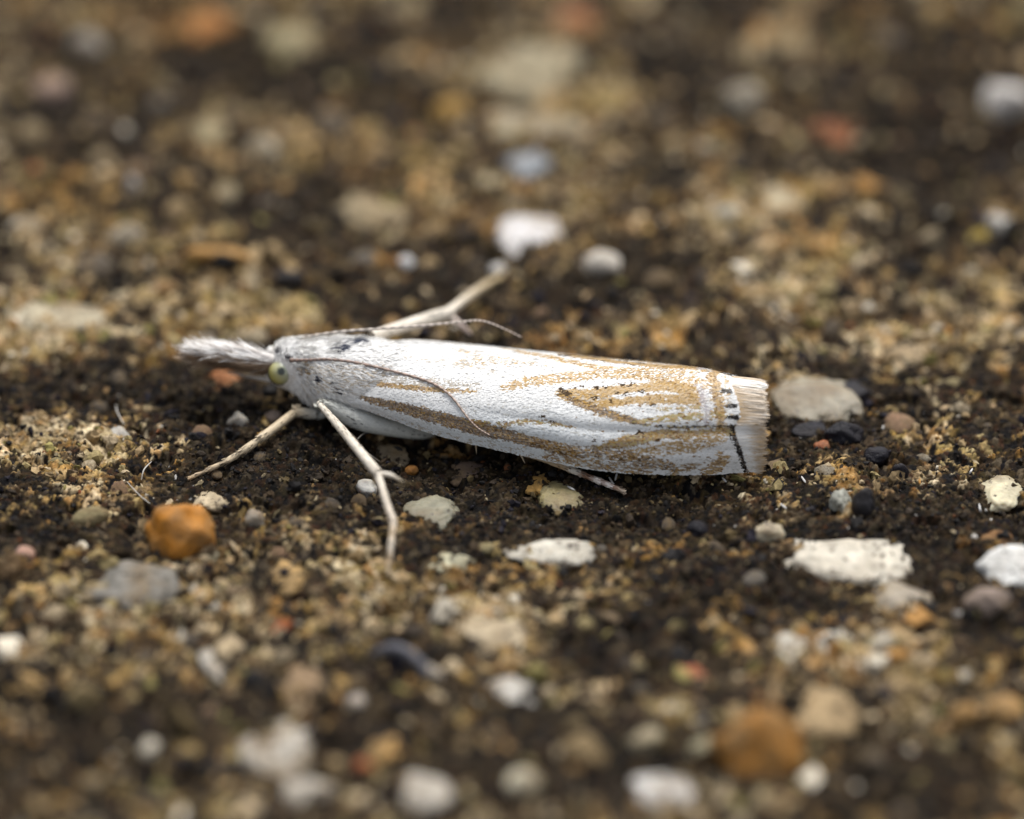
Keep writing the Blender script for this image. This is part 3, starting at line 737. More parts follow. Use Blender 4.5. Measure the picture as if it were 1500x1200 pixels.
def wing_pattern(px, py, r):
    n = len(px)
    low = sstep(575, 640, py) * sstep(1085, 700, px) * .85  # bluish grey lower flank: pale pigment with sky-lit shade painted in
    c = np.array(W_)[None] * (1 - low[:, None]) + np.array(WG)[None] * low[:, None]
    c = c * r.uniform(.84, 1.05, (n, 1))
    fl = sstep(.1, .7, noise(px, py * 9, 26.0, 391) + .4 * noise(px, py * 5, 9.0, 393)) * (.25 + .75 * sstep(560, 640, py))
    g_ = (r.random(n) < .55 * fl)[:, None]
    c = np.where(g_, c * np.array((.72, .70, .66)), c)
    jk = 1 - .8 * sstep(1050, 1060, px)
    jx, jy = px + r.normal(0, 1.8, n) * jk, py + r.normal(0, .7, n) * jk
    for pts, ws, cols, dens in STROKES:
        d = polydist(jx, jy, pts, [q_ * ((1.32 if pts[-1][0] > 900 else 1.12) if .4 < dens < .95 and pts[0][1] < 700 and ws[0] > 2 else 1.0) for q_ in ws])
        st_ = np.clip(.5 + .55 * noise(px, py * 4.2, 11.0, 400 + len(pts)) + .25 * noise(px, py * 3, 4.0, 430 + len(pts)), 0, 1)
        hit = (.78 * st_ + .22 * r.random(n)) < (.15 + .85 * dens) * sstep(1.3, .6, d)
        cc = np.array(cols)[r.integers(0, len(cols), n)]
        f = r.uniform(.72, 1.0, (n, 1)) * (.45 + .55 * sstep(1.25, .75, d))[:, None]
        c = np.where(hit[:, None], c * (1 - f) + cc * f, c)
    for sx, sy, sr in SPOTS:
        hit = (np.hypot((jx - sx) / (sr * 1.2), (jy - sy) / (sr * .75)) < 1) & (r.random(n) < .8)
        c = np.where(hit[:, None], np.array(DB) * .6, c)
    # scattered brown specks over the outer third
    sp = (r.random(n) < .035 * sstep(820, 1000, px)) & (px < 1055)
    c = np.where(sp[:, None], np.array(BR), c)
    return c


def leafscale(P, Nn, T, length, width, lift, cols, r, flare=1.0):
    """small rounded shingles rooted at P, lying along T, tips lifted off the surface"""
    n = len(P)
    B = np.cross(Nn, T); B /= np.linalg.norm(B, axis=1, keepdims=True) + 1e-12
    prof = [(0, .35, 0.0), (.45, .9 * flare, .45), (.85, .8 * flare, .95), (1.0, .25 * flare, 1.0)]
    vs = []
    for t, w, l in prof:
        cpt = P + T * (length * t)[:, None] + Nn * (lift * l)[:, None]
        wv = B * (width * w / 2)[:, None]
        vs += [cpt - wv, cpt + wv]
    v = np.stack(vs, 1)
    base = np.array([[0, 1, 3, 2], [2, 3, 5, 4], [4, 5, 7, 6]])
    f = (base[None] + (np.arange(n) * 8)[:, None, None]).reshape(-1, 4)
    return v.reshape(-1, 3), f, np.repeat(cols, 8, axis=0)


def mirror_px(u, phi):
    q = wing_at(u, np.minimum(phi, math.pi - phi)); return project(q)


def build_wing(side, seed):
    r = np.random.default_rng(seed)
    lo, hi = (0.0, 1.66) if side == 'near' else (1.48, math.pi)
    inset = 0.0 if side == 'near' else 0.028
    U, PH = np.meshgrid(np.linspace(0, 1, 150), np.linspace(lo, hi, 70))
    u, ph = U.ravel(), PH.ravel()
    P = wing_at(u, ph, inset)
    px, py = mirror_px(u, ph)
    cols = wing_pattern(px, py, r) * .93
    I = np.arange(len(u)).reshape(U.shape)
    F = np.stack([I[:-1, :-1], I[:-1, 1:], I[1:, 1:], I[1:, :-1]], -1).reshape(-1, 4)
    me = make_mesh('forewing', P, F, cols)
    w = link('forewing', me, M_wing, moth)
    md = w.modifiers.new('thickness', 'SOLIDIFY'); md.thickness = 0.018 * MM; md.offset = -1
    # scales
    n = 62000 if side == 'near' else 24000
    u = r.random(n); ph = lo + (hi - lo) * r.random(n)
    if side != 'near': ph = np.where(r.random(n) < .7, lo + (hi - lo) * .5 * r.random(n), ph)
    P = wing_at(u, ph, inset)
    e = 1e-3
    Tn = wing_at(u + e, ph, inset) - P; Tn /= np.linalg.norm(Tn, axis=1, keepdims=True)
    Bn = wing_at(u, ph + e, inset) - P; Bn /= np.linalg.norm(Bn, axis=1, keepdims=True)
    Nn = np.cross(Tn, Bn); Nn /= np.linalg.norm(Nn, axis=1, keepdims=True)
    outw = np.stack([np.zeros(n), -np.cos(ph), np.sin(ph)], 1)
    Nn = np.where((np.sum(Nn * outw, 1) < 0)[:, None], -Nn, Nn)
    th = r.normal(0, .10, n)
    T = Tn * np.cos(th)[:, None] + Bn * np.sin(th)[:, None]
    L = r.uniform(.065, .115, n); Wd = r.uniform(.024, .040, n); lift = np.abs(r.normal(.007, .006, n)) + .002
    px, py = mirror_px(u, ph)
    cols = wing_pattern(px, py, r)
    P = P + Nn * .003 - T * (L * .55)[:, None]
    sc = leafscale(P, Nn, T, L, Wd, lift, cols, r)
    # a second, denser layer where the black terminal dots and line sit
    n2 = 9000
    u2 = r.uniform(.93, 1.0, n2); p2 = lo + (hi - lo) * r.random(n2)
    qx, qy = mirror_px(u2, p2)
    dd = np.min([polydist(qx, qy, k_[0], [z_ * .9 for z_ in k_[1]]) for k_ in STROKES[-4:]], axis=0)
    k = dd < 1
    u2, p2 = u2[k], p2[k]; n2 = len(u2)
    P2 = wing_at(u2, p2, inset); T2 = wing_at(u2 + e, p2, inset) - P2; T2 /= np.linalg.norm(T2, axis=1, keepdims=True)
    N2 = np.stack([np.zeros(n2), -np.cos(p2), np.sin(p2)], 1)
    sc = join([sc, leafscale(P2 + N2 * .013 - T2 * .03, N2, T2, np.full(n2, .06), np.full(n2, .026), np.full(n2, .004), np.tile(np.array([(.009, .006, .005)]), (n2, 1)), r)])
    o = link('scales', make_mesh('scales', *sc, smooth=False), M_scale, w, kind='stuff')
    # fringe beyond the termen
    n = 3600 if side == 'near' else 1400
    ph = lo + (hi - lo) * r.random(n)
    xs = term(ph) + 1
    py0 = np.interp(np.minimum(ph, math.pi - ph), _pp, _ppy)
    layer = r.random(n)
    xe = 1117.5 + r.normal(0, 3.4, n) - sstep(.55, 1, layer) * 22 * r.random(n) + 6 * noise(py0 * 1.0, py0 * 0 + 3.3, 5.0, 611) + 4 * noise(py0, py0 * 0 + 1.7, 2.2, 613)
    xe = np.minimum(xe, 1129) - 8 * sstep(556, 545, py0)
    q0 = wing_pt(xs, ph, inset - .004); q1 = wing_pt(np.minimum(xe, 1130), ph, inset - .004)
    T = q1 - q0; T[:, 2] += r.normal(0, .025, n); T[:, 1] += r.normal(0, .02, n)
    Lf = np.linalg.norm(T, axis=1); T /= Lf[:, None]
    Nf = np.stack([np.zeros(n), -np.cos(ph), np.sin(ph)], 1)
    lowp = sstep(616, 628, py0)
    v, f, c = leafscale(q0, Nf, T, Lf, r.uniform(.012, .024, n), .035 * (1 - layer) * r.random(n) - .004, np.ones((n, 3)), r, .9)
    c = c.reshape(n, 8, 3)
    for k in range(4):
        t = (0, .45, .85, 1.0)[k]
        tanp = (.95 if k == 0 else .70 if k == 1 else .62) * (1 - lowp) * sstep(560, 572, py0) + lowp * (k > 1) * .8
        tanp = np.clip(tanp + r.normal(0, .15, n), 0, 1)[:, None]
        cw = np.array((.84, .83, .80)); ct = np.array((.46, .315, .16))
        c[:, 2 * k] = c[:, 2 * k + 1] = (cw * (1 - tanp) + ct * tanp) * r.uniform(.85, 1.05, (n, 1))
    link('fringe', make_mesh('fringe', v, f, c.reshape(-1, 3), smooth=False), M_scale, w, kind='stuff')
    return w


wing_near = build_wing('near', 71)
wing_far = build_wing('far', 72)

# ---- body: head, thorax and abdomen as one lofted skin
BODY = [(386, 534, 548, .10), (391, 522, 556, .24), (398, 509, 563, .36), (408, 502, 568, .43), (420, 497, 573, .46), (432, 496, 578, .46), (440, 499, 583, .50), (452, 498, 590, .60),
        (470, 496, 596, .70), (495, 494, 601, .78), (520, 494, 606, .80), (550, 497, 612, .78), (580, 503, 616, .72), (640, 515, 625, .62), (760, 540, 655, .55), (900, 565, 670, .45), (1000, 590, 672, .25), (1020, 620, 650, .05)]
bx_, bt_, bb_, br_ = map(np.array, zip(*BODY))
NB, NS = 70, 32
xs = np.concatenate([np.linspace(386, 600, 50), np.linspace(612, 1020, 20)])
ang = np.linspace(0, 2 * math.pi, NS, endpoint=False)


def body_pt(x, a, grow=0.0):
    st = (600 - np.interp(x, bx_, bt_)) * S; sb = (600 - np.interp(x, bx_, bb_)) * S; ry = np.interp(x, bx_, br_)
    ym = mid_y(x)
    R = (st - sb) / 2; ry = np.minimum(ry, R / SE * .9)
    rz = np.sqrt(np.maximum(R ** 2 - (ry * SE) ** 2, 1e-4)) / CE
    zc = ((st + sb) / 2 - ym * SE) / CE
    y = ym - (ry + grow) * np.cos(a); z = zc + (rz + grow) * np.sin(a)
    return np.stack([(x - 750) * S * (1 + (y * CE - z * SE) / D), y, z], -1)


XX, AA = np.meshgrid(xs, ang, indexing='ij')
V = body_pt(XX.ravel(), AA.ravel(), -.02)
I = np.arange(len(V)).reshape(XX.shape); J = np.roll(I, -1, axis=1)
F = np.stack([I[:-1], J[:-1], J[1:], I[1:]], -1).reshape(-1, 4)
capv = np.vstack([V, V[I[0]].mean(0), V[I[-1]].mean(0)])
cap = np.vstack([np.stack([np.full(NS, len(V)), J[0], I[0], I[0]], 1), np.stack([np.full(NS, len(V) + 1), I[-1], J[-1], J[-1]], 1)])
bc = np.tile(np.array([(.68, .66, .63)]), (len(capv), 1))
bm_v = capv.tolist(); me = bpy.data.meshes.new('body')
me.from_pydata([tuple(q * MM for q in v) for v in bm_v], [], [tuple(q) for q in F.tolist()] + [tuple(q[:3]) for q in cap.tolist()])
ca = me.color_attributes.new('Col', 'FLOAT_COLOR', 'POINT')
ca.data.foreach_set('color', np.hstack([bc, np.ones((len(bc), 1))]).astype(np.float32).ravel())
me.polygons.foreach_set('use_smooth', np.ones(len(me.polygons), bool))
body = link('body', me, M_body, moth)

# fur and long scales over head and thorax
r = np.random.default_rng(91)


def body_frame(x, a):
    P = body_pt(x, a); e = .5
    T = body_pt(x + e, a) - P; T /= np.linalg.norm(T, axis=1, keepdims=True)
    B = body_pt(x, a + .01) - P; B /= np.linalg.norm(B, axis=1, keepdims=True)
    Nn = np.cross(B, T); Nn /= np.linalg.norm(Nn, axis=1, keepdims=True)
    c = body_pt(x, a, .01) - P; Nn = np.where((np.sum(c * Nn, 1) < 0)[:, None], -Nn, Nn)
    return P, T, B, Nn


n = 13000
x = 392 + 188 * r.random(n); a = r.uniform(-.5, math.pi + .4, n)
P, T, B, Nn = body_frame(x, a)
px, py = project(P)
# keep fur off the eye itself
ok = np.hypot(px - 411, py - 546) > 21
x, a, P, T, B, Nn, px, py = x[ok], a[ok], P[ok], T[ok], B[ok], Nn[ok], px[ok], py[ok]; n = len(x)
c = np.tile(np.array([(.88, .875, .86)]), (n, 1)) * np.where(r.random((n, 1)) < .05, .65, r.uniform(.86, 1.03, (n, 1)))
tanz = sstep(528, 540, py) * sstep(585, 555, py) * sstep(432, 450, px)
hit = r.random(n) < .30 * tanz
c = np.where(hit[:, None], np.array([(.55, .46, .34), (.48, .41, .33), (.62, .55, .45)])[r.integers(0, 3, n)], c)
hit = (np.hypot((px - 441) / 9, (py - 537) / 10) < 1) & (r.random(n) < .8)
c = np.where(hit[:, None], np.array([(.50, .34, .13), (.36, .23, .09), (.10, .06, .04)])[r.integers(0, 3, n)], c)
dk = np.maximum(np.exp(-((px - 492) / 14) ** 2 - ((py - 511) / 7) ** 2), .85 * np.exp(-((px - 516) / 16) ** 2 - ((py - 501) / 6) ** 2))
hit = r.random(n) < .85 * sstep(.15, .6, dk)
c = np.where(hit[:, None], np.array((.035, .045, .075)), c)
for sx, sy, sr in ((404, 517, 5), (418, 524, 4.5), (436, 527, 5), (458, 553, 5), (480, 562, 3.5), (489, 572, 3.5)):
    hit = (np.hypot((px - sx) / sr, (py - sy) / sr) < 1) & (r.random(n) < .85)
    c = np.where(hit[:, None], np.array((.03, .03, .045)), c)
th = r.normal(0, .28, n) + np.where((px < 432) & (py < 535), r.normal(0, .5, n), 0)
flip = np.where((px < 400), -1.0, 1.0)
T2 = T * (np.cos(th) * flip)[:, None] + B * np.sin(th)[:, None]
fluff = sstep(545, 580, py) * sstep(505, 440, px)
T2 = T2 + (np.array([.1, -.2, -.5]) * fluff[:, None]); T2 /= np.linalg.norm(T2, axis=1, keepdims=True)
L = r.uniform(.11, .24, n) * (1 - .4 * (px < 430)); Wd = r.uniform(.013, .028, n)
lift = np.abs(r.normal(.02, .016, n)) + fluff * .05
sc = leafscale(P + Nn * .002, Nn, T2, L, Wd, lift, c, r, .8)
link('fur', make_mesh('fur', *sc, smooth=False), M_scale, body, kind='stuff')
# the lifted collar and tegula hairs
n = 420
x = r.choice([436, 446, 480], n) + r.normal(0, 5, n); a = r.uniform(.1, 2.6, n)
P, T, B, Nn = body_frame(x, a); pts = []
Lh = r.uniform(.14, .32, n)
for t in (0, .4, .75, 1): pts.append(P + T * (Lh * t)[:, None] + Nn * (Lh * .28 * t)[:, None] + B * (r.normal(0, .03, n) * t)[:, None])
cc = np.repeat((np.array([(.8, .79, .77)]) * r.uniform(.8, 1.05, (n, 1)))[:, None], 4, axis=1)
link('collar_hair', make_mesh('collar_hair', *tubes(np.stack(pts, 1), np.tile([.006, .006, .005, .002], (n, 1)), cc, 4), smooth=False), M_hair, body, kind='stuff')

# ---- eyes: pale green domes with a dark spot
M_eye, N_, L_, P_ = new_mat('eye_surface')
at_ = N_.new('ShaderNodeAttribute'); at_.attribute_name = 'Col'
L_.new(at_.outputs['Color'], P_.inputs['Base Color'])
P_.inputs['Roughness'].default_value = .28; P_.inputs['Coat Weight'].default_value = .35; P_.inputs['Coat Roughness'].default_value = .12
vr = N_.new('ShaderNodeTexVoronoi'); vr.inputs['Scale'].default_value = 60000
tc_ = N_.new('ShaderNodeTexCoord'); L_.new(tc_.outputs['Object'], vr.inputs['Vector'])
bp = N_.new('ShaderNodeBump'); bp.inputs['Strength'].default_value = .25; bp.inputs['Distance'].default_value = .003 * MM
L_.new(vr.outputs['Distance'], bp.inputs['Height']); L_.new(bp.outputs['Normal'], P_.inputs['Normal'])
M_dark, N2_, L2_, P2_ = new_mat('dark_rim')
nz_ = N2_.new('ShaderNodeTexNoise'); nz_.inputs['Scale'].default_value = 30000
cr_ = N2_.new('ShaderNodeValToRGB'); cr_.color_ramp.elements[0].color = (.008, .007, .006, 1); cr_.color_ramp.elements[1].color = (.05, .04, .03, 1)
L2_.new(nz_.outputs['Fac'], cr_.inputs[0]); L2_.new(cr_.outputs[0], P2_.inputs['Base Color']); P2_.inputs['Roughness'].default_value = .5
ym = float(mid_y(411))
for side in (-1, 1):
    v, f = ICO[4]
    if side < 0:
        ctr = at_y(411.5, 545.5, ym - .30)
        view = CAMP - ctr; view /= np.linalg.norm(view)
    else:
        q = at_y(411.5, 545.5, ym - .30); ctr = np.array([q[0], 2 * ym - q[1], q[2]])
        view = np.array([view[0], -view[1], view[2]])
    spot = view + np.array([.02, 0, .06]); spot /= np.linalg.norm(spot)
    dt = v @ spot
    g = np.clip(.5 + .55 * v[:, 0] + .35 * v[:, 2], 0, 1)[:, None]  # greyer towards the upper right: a sky reflection painted into the eye colour
    c = np.array((.42, .37, .09)) * (1 - g) + np.array((.34, .37, .29)) * g
    k = sstep(.930, .958, dt)[:, None]; c = c * (1 - k) + np.array((.028, .035, .028)) * k
    eye = link('eye', make_mesh('eye', v * np.array([.238, .22, .238]) + ctr, f, c), M_eye, moth)
    tb = np.linspace(0, 2 * math.pi, 41)
    e1 = np.cross(view, [0, 0, 1.0]); e1 /= np.linalg.norm(e1); e2 = np.cross(e1, view)
    ring = np.array([ctr - view * .05 + .235 * (math.cos(t) * e1 + math.sin(t) * e2) for t in tb])
    rr = .017 + .012 * np.abs(np.cos(tb))
    link('eye_rim', make_mesh('eye_rim', *tubes(ring[None], rr[None], np.zeros((1, 41, 3)), 6)), M_dark, eye)

# ---- labial palps: a brush held out in front of the head
for side, sd in ((-1, 5), (1, 6)):
    r = np.random.default_rng(sd)
    off = .17 * side
    def palp_axis(t):
        x = 402 - 122 * t
        return x
    K = 26; tt = np.linspace(0, 1, K)
    topc = np.interp(tt, [0, .15, .4, .7, .92, 1], [514, 509, 505, 502, 501, 503])
    botc = np.interp(tt, [0, .15, .4, .7, .92, 1], [554, 553, 547, 541, 536, 533])
    core = []
    cen = []
    for k in range(K):
        x = palp_axis(tt[k]); y = float(mid_y(x)) + off
        q = at_y(x, (topc[k] + botc[k]) / 2, y); rad = (botc[k] - topc[k]) / 2 * S / CE * .66
        cen.append((q, rad))
    poly = np.array([c_[0] for c_ in cen])[None]; rad = np.array([c_[1] for c_ in cen])[None]
    rad[0, -9:] *= [.97, .93, .88, .8, .7, .58, .45, .3, .1]
    v, f, c0 = tubes(poly, rad, np.zeros((1, K, 3)), 16)
    _, vy = project(v); tv = np.clip((402 - project(v)[0]) / 130, 0, 1)
    fr = (vy - np.interp(tv, tt, topc)) / (np.interp(tv, tt, botc) - np.interp(tv, tt, topc))
    k = sstep(.5, .62, fr)[:, None]
    cv = np.array((.55, .52, .50)) * (1 - k) + np.array((.20, .14, .095)) * k
    # squash sideways
    v[:, 1] = (v[:, 1] - (mid_y(402 - 130 * tv) + off)) * .62 + mid_y(402 - 130 * tv) + off
    palp = link('labial_palp', make_mesh('labial_palp', v, f, cv), M_body, moth)
    n = 1700 if side < 0 else 1200
    t0 = r.random(n) ** .8 * .97; aa = r.uniform(0, 2 * math.pi, n)
    cpos = np.stack([np.interp(t0, tt, poly[0, :, i]) for i in range(3)], 1); cr = np.interp(t0, tt, rad[0])
    rd = np.stack([np.zeros(n), -np.cos(aa) * .62, np.sin(aa)], 1)
    P = cpos + rd * cr[:, None] * .9
    L = r.uniform(.20, .58, n) * (1 - .3 * t0) * np.where(r.random(n) < .12, 1.25, 1)
    slope = poly[0, -1] - poly[0, 0]; slope /= np.linalg.norm(slope)
    up = np.sin(aa) > 0
    sp = r.normal(0, .14, (n, 3)); spread = np.where(up, .26, .14) * (1 - .3 * t0) * r.uniform(.3, 1.3, n)
    Tp = slope + sp + rd * spread[:, None]; Tp /= np.linalg.norm(Tp, axis=1, keepdims=True)
    Np = rd / np.linalg.norm(rd, axis=1, keepdims=True)
    fr = .5 - .5 * np.sin(aa) + r.normal(0, .09, n)
    kk = sstep(.26, .38, fr)[:, None]
    dark = np.array([(.40, .28, .18), (.28, .19, .12), (.52, .41, .31), (.13, .09, .065)])[r.integers(0, 4, n)]
    lite = np.array([(.90, .89, .87), (.86, .85, .84), (.42, .38, .35), (.90, .89, .88), (.52, .47, .43), (.82, .80, .78)])[r.integers(0, 6, n)]
    ch = lite * (1 - kk) + dark * kk
    sc = leafscale(P, Np, Tp, L, r.uniform(.010, .021, n), np.abs(r.normal(.035, .035, n)), ch, r, .7)
    link('palp_hair', make_mesh('palp_hair', *sc, smooth=False), M_scale, palp, kind='stuff')
    # the thin whitish lower palp
    ax = spline([at_y(398, 557, float(mid_y(398)) + off), at_y(372, 553, float(mid_y(370)) + off), at_y(334, 546, float(mid_y(334)) + off)], 10)
    link('maxillary_palp', make_mesh('maxillary_palp', *tubes(ax[None], np.linspace(.045, .008, 10)[None], np.tile(np.array([(.55, .53, .50)]), (1, 10, 1)), 8)), M_leg, moth)

# ---- antennae
def bvh_of(objs):
    vs, ps = [], []
    for o in objs:
        b = len(vs); vs += [v.co / MM for v in o.data.vertices]; ps += [tuple(b + i for i in q.vertices) for q in o.data.polygons]
    return BVHTree.FromPolygons(vs, ps)


tree = bvh_of([wing_near, wing_far, body])


def on_moth(px, py, lift):
    d = ray(px, py); d /= np.linalg.norm(d)
    loc, nrm, _, _ = tree.ray_cast(Vector(CAMP), Vector(d))
    return None if loc is None else np.array(loc) - d * lift


def antenna(path, base_col, tip_col):
    n = 150
    p = spline(path, n); t = np.linspace(0, 1, n)
    seg = (np.arange(n) // 2) % 2
    rad = np.interp(t, [0, .03, .1, .6, 1], [.045, .030, .026, .021, .010]) * (1 + .22 * seg)
    c = np.array(base_col)[None] * (1 - t[:, None]) + np.array(tip_col)[None] * t[:, None]
    c = c * np.where(seg, 1.35, .75)[:, None]
    return link('antenna', make_mesh('antenna', *tubes(p[None], rad[None], c[None], 8)), M_ant, moth)


pth = [at_y(424, 528, float(mid_y(424)) - .50)]
for q, lf in (((452, 527.5), .10), ((480, 526.5), .08), ((520, 531), .06), ((580, 545), .05), ((630, 560), .05), ((660, 580), .05), ((685, 612), .05), ((700, 627), .045), ((718, 638), .04)):
    pth.append(on_moth(*q, lf))
antenna(pth, (.15, .10, .08), (.42, .33, .28))
pth = [at_y(px, py, float(mid_y(px)) + dy) for px, py, dy in ((432, 499, .24), (445, 494.5, .24), (500, 486, .26), (560, 481.5, .40), (620, 477, .60), (670, 472, .85), (705, 470, .95), (735, 480, 1.0), (764, 494, 1.05))]
antenna(pth, (.42, .38, .34), (.34, .28, .24))


# ---- legs
def leg_tube(path, rads, cols, name, parent, n=60, sides=10, fuzz=0, seed=0, mat=None, joints=None):
    """one leg segment chain: path of 3-D points with radii and colours at the same knots"""
    p = spline(path, n); kt = np.linspace(0, 1, len(path)); t = np.linspace(0, 1, n)
    rad = np.interp(t, kt, rads)
    c = np.stack([np.interp(t, kt, np.array(cols)[:, i]) for i in range(3)], 1)
    if joints:
        for j in joints:
            rad = rad * (1 - .30 * np.exp(-((t - j) / .012) ** 2) + .10 * np.exp(-((t - j + .03) / .02) ** 2)); c = c * (1 - .45 * np.exp(-((t - j) / .014) ** 2))[:, None]
    parts = [tubes(p[None], rad[None], c[None], sides)]
    o = link(name, make_mesh(name, *parts[0]), mat or M_leg, parent)
    if fuzz:
        r = np.random.default_rng(seed)
        i = r.integers(0, n - 2, fuzz); a = r.uniform(0, 2 * math.pi, fuzz)
        tg = p[i + 1] - p[i]; tg /= np.linalg.norm(tg, axis=1, keepdims=True)
        ref = np.array([0, .3, 1.0]); e1 = np.cross(tg, ref); e1 /= np.linalg.norm(e1, axis=1, keepdims=True); e2 = np.cross(tg, e1)
        nn = np.cos(a)[:, None] * e1 + np.sin(a)[:, None] * e2
        P = p[i] + nn * rad[i][:, None] * .97
        cs = c[i] * r.uniform(.8, 1.15, (fuzz, 1))
        dk = r.random(fuzz) < .14; cs = np.where(dk[:, None], cs * .35, cs)
        sc = leafscale(P, nn, tg, r.uniform(.07, .13, fuzz), r.uniform(.022, .036, fuzz), np.abs(r.normal(.012, .008, fuzz)), cs, r)
        link('leg_scales', make_mesh('leg_scales', *sc, smooth=False), M_scale, o, kind='stuff')
    return o


BRC = (.12, .07, .04); LT = (.50, .41, .28); LW = (.68, .62, .53); LG = (.50, .50, .46); LB = (.24, .15, .09)
# near foreleg
hip = at_y(505, 596, float(mid_y(505)) - .35)
k1 = at_y(466, 606, float(mid_y(466)) - .62); k2 = at_y(432, 604, float(mid_y(432)) - .78)
foot = on_ground(275, 702, .05, True)
m1 = np.array(at_y(386, 639, k2[1] * .55 + foot[1] * .45)); m2 = np.array(at_y(338, 672, k2[1] * .25 + foot[1] * .75))
leg = leg_tube([hip, k1, k2 + [.06, 0, -.0], k2, m1, m2, foot], [.10, .105, .095, .085, .088, .058, .030], [LG, LG, LT, LT, LT, LT, (.45, .33, .2)], 'leg', moth, 130, 12, 620, 11, joints=[.17, .5, .70, .79, .87, .94])
leg_tube([m1, m1 + (foot - m1) * .08 + [0, 0, -.10]], [.05, .005], [LT, LT], 'spur', leg, 8)
# far foreleg, folded under the head
footf = on_ground(470, 560, .04, True)
leg_tube([at_y(500, 585, .25), at_y(455, 585, .45), footf + [-.2, .3, 0]], [.09, .08, .03], [LG, LT, LT], 'leg', moth, 40, 10)
# near middle leg: thick femur folded back along the body, pale tibia with two spurs, jointed tarsus
knee = at_y(467, 591, float(mid_y(467)) - .98)
fem0 = at_y(612, 634, float(mid_y(600)) - .62); femm = at_y(535, 618, float(mid_y(535)) - .84)
foot = on_ground(568, 838, .12, True)
tib = at_y(553, 693, knee[1] * .45 + foot[1] * .55)
femi = at_y(640, 632, float(mid_y(640)) - .25)
leg = leg_tube([femi, fem0, femm, at_y(490, 600, knee[1] + .04), knee], [.05, .13, .20, .15, .07], [LG, LG, (.52, .53, .50), (.52, .53, .50), LG], 'leg', moth, 60, 14, 900, 21)
leg_tube([knee, knee * .6 + tib * .4 + [0.0, 0, .02], tib * .9 + knee * .1, tib], [.055, .085, .10, .085], [LW, (.60, .54, .45), LW, LW], 'tibia', leg, 50, 12, 350, 22)
a1 = at_y(568, 742, tib[1] * .62 + foot[1] * .38); a2 = at_y(576, 764, tib[1] * .45 + foot[1] * .55); a3 = at_y(573, 798, tib[1] * .2 + foot[1] * .8)
leg_tube([tib, a1, a2, a2 * .5 + a3 * .5, a3, a3 * .5 + foot * .5, foot], [.075, .07, .066, .055, .06, .048, .035], [LW, (.58, .51, .42), (.66, .58, .48), (.50, .38, .24), LW, (.55, .40, .24), (.6, .5, .36)], 'tarsus', leg, 110, 10, 300, 23, joints=[.33, .5, .66, .82])
leg_tube([tib, at_y(572, 696, tib[1] - .12), at_y(592, 706, tib[1] - .2)], [.05, .045, .006], [LW, LW, LT], 'spur', leg, 20, 8)
leg_tube([tib, at_y(548, 704, tib[1] + .05), at_y(548, 716, tib[1] + .06)], [.04, .03, .006], [LT, LT, LT], 'spur', leg, 20, 8)
for cx in (-1, 1):
    leg_tube([foot, foot + [.035 * cx, -.03, .0], foot + [.06 * cx, -.06, -.06]], [.018, .014, .003], [LT, BRC, BRC], 'claw', leg, 10, 6)
# near hind leg: only the ringed tarsus shows
h0 = at_y(740, 655, -1.35); h1 = at_y(795, 671, -1.75)
foot = on_ground(912, 719, .03, True)
HN = 15; hp = [h0, h1] + [at_y(795 + (912 - 795) * t, 671 + (719 - 671) * (t ** 1.0), h1[1] * (1 - t) + foot[1] * t) for t in np.linspace(.12, .96, 12)] + [foot]
hc = [LB, (.50, .38, .24), (.52, .40, .26), (.48, .34, .2), (.50, .36, .22), LW, LW, (.26, .14, .085), (.24, .13, .08), (.85, .80, .74), (.25, .13, .085), (.85, .80, .74), (.27, .15, .10), (.6, .48, .36), (.6, .48, .36)]
leg_tube(hp, [.08, .075, .072, .068, .064, .062, .064, .054, .052, .060, .05, .057, .047, .042, .022], hc, 'leg', moth, 90, 10, 260, 31)
leg_tube([at_y(762, 664, -1.75), at_y(769, 679, -1.85)], [.028, .004], [LT, LT], 'spur', moth, 8, 8)
leg_tube([at_y(697, 650, -1.5), at_y(698, 665, -1.55)], [.022, .004], [LT, LT], 'spur', moth, 8, 8)
# far hind leg reaching back over the slab
foot = on_ground(736, 403, .05, True)
k0 = at_y(545, 492, .75); k1 = at_y(655, 459, 1.9)
leg = leg_tube([k0, k0 * .45 + k1 * .55, k1], [.10, .13, .12], [LW, LW, LW], 'leg', moth, 50, 12, 300, 41)
leg_tube([k1, k1 * .5 + foot * .5 + [0, 0, .05], foot], [.10, .085, .05], [LW, LT, (.48, .36, .18)], 'tarsus', leg, 50, 10, 200, 42)
sp_ = at_y(690, 490, 1.75)
leg_tube([k1, k1 * .5 + sp_ * .5, sp_], [.06, .065, .02], [LW, (.55, .45, .40), (.5, .4, .36)], 'spur', leg, 20, 8)
# far middle leg, mostly hidden behind the body
leg_tube([at_y(560, 560, .5), at_y(600, 545, 1.4), on_ground(640, 540, .04, True)], [.1, .09, .04], [LG, LW, LT], 'leg', moth, 40, 10)

# ------------------------------------------------------------------ small litter on the slab
M_fib = attr_mat('pale_fibre', rough=0.4, spec=0.4, var=0.1, scale=30000, transl=0.3)
M_straw = attr_mat('dry_straw', rough=0.6, spec=0.3, var=0.35, scale=12000, bump=0.02, bump_scale=15000)


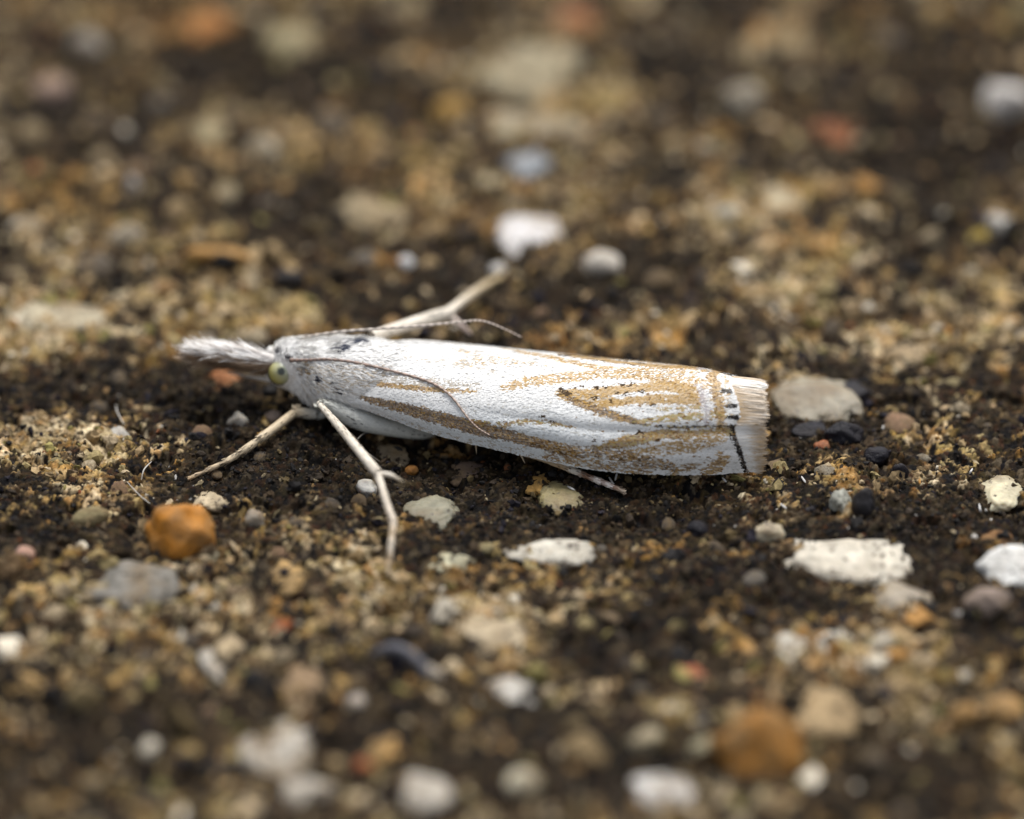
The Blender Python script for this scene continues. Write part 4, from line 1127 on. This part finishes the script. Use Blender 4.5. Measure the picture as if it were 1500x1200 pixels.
def fibre(pts, rad, col, label, name='fibre', mat=None, cat='fibre', lifts=None, group='fibres on the slab', n=24):
    P = [on_ground(px, py, (lifts[i] if lifts else .03), True) for i, (px, py) in enumerate(pts)]
    p = spline(P, n); t = np.linspace(0, 1, n)
    rr = rad * (1 - .6 * np.abs(2 * t - 1) ** 4)
    return link(name, make_mesh(name, *tubes(p[None], rr[None], np.tile(np.array([col]), (1, n, 1)), 6)), mat or M_fib, label=label, cat=cat, group=group)


FW = (.62, .60, .56)
fibre([(222, 676), (211, 688), (207, 703)], .013, FW, 'curled white fibre in front of the moth foreleg foot', lifts=[.1, .15, .05])
fibre([(182, 622), (172, 604), (170, 592)], .012, FW, 'thin upright white fibre behind the white angular chip', lifts=[.03, .12, .05])
fibre([(186, 706), (205, 726), (220, 738)], .010, FW, 'faint straight white fibre lying on pale mortar')
fibre([(545, 628), (527, 640), (524, 652), (556, 676)], .010, (.35, .32, .28), 'brown hair looped behind the moth middle leg', lifts=[.15, .25, .15, .05])
for (a, b, lab) in (((901, 704), (904, 692), 'short white scale standing beside the moth hind foot'), ((892, 699), (899, 710), 'slim white scale lying across the moth hind foot'),
                    ((830, 712), (842, 718), 'white scale flake on the glassy olive pebble'), ((1143, 738), (1152, 745), 'white scale flake on mortar beyond the round black seed'),
                    ((1174, 698), (1180, 707), 'bright white scale flake near the seed cluster'), ((1434, 738), (1437, 752), 'upright white scale flake beside the creamy white pebble'),
                    ((1425, 686), (1420, 694), 'tiny white flake on brown crust behind the creamy white pebble'), ((1058, 700), (1064, 706), 'white scale flake below the wing tip')):
    fibre([a, ((a[0] + b[0]) / 2, (a[1] + b[1]) / 2), b], .020, (.72, .71, .70), lab, 'loose_scale', cat='loose scale', lifts=[.03, .07, .05], group='loose scales on the slab', n=10)
fibre([(272, 371), (300, 372), (340, 374), (366, 380)], .14, (.36, .20, .06), 'orange brown straw piece lying behind the palps', 'straw_piece', M_straw, 'straw', [.14] * 4, None)
fibre([(545, 958), (580, 950), (612, 968), (628, 992)], .11, (.085, .085, .10), 'curled dark blue grey husk on dark crust in front of the moth', 'husk', M_straw, 'husk', [.15, .35, .30, .12], None)
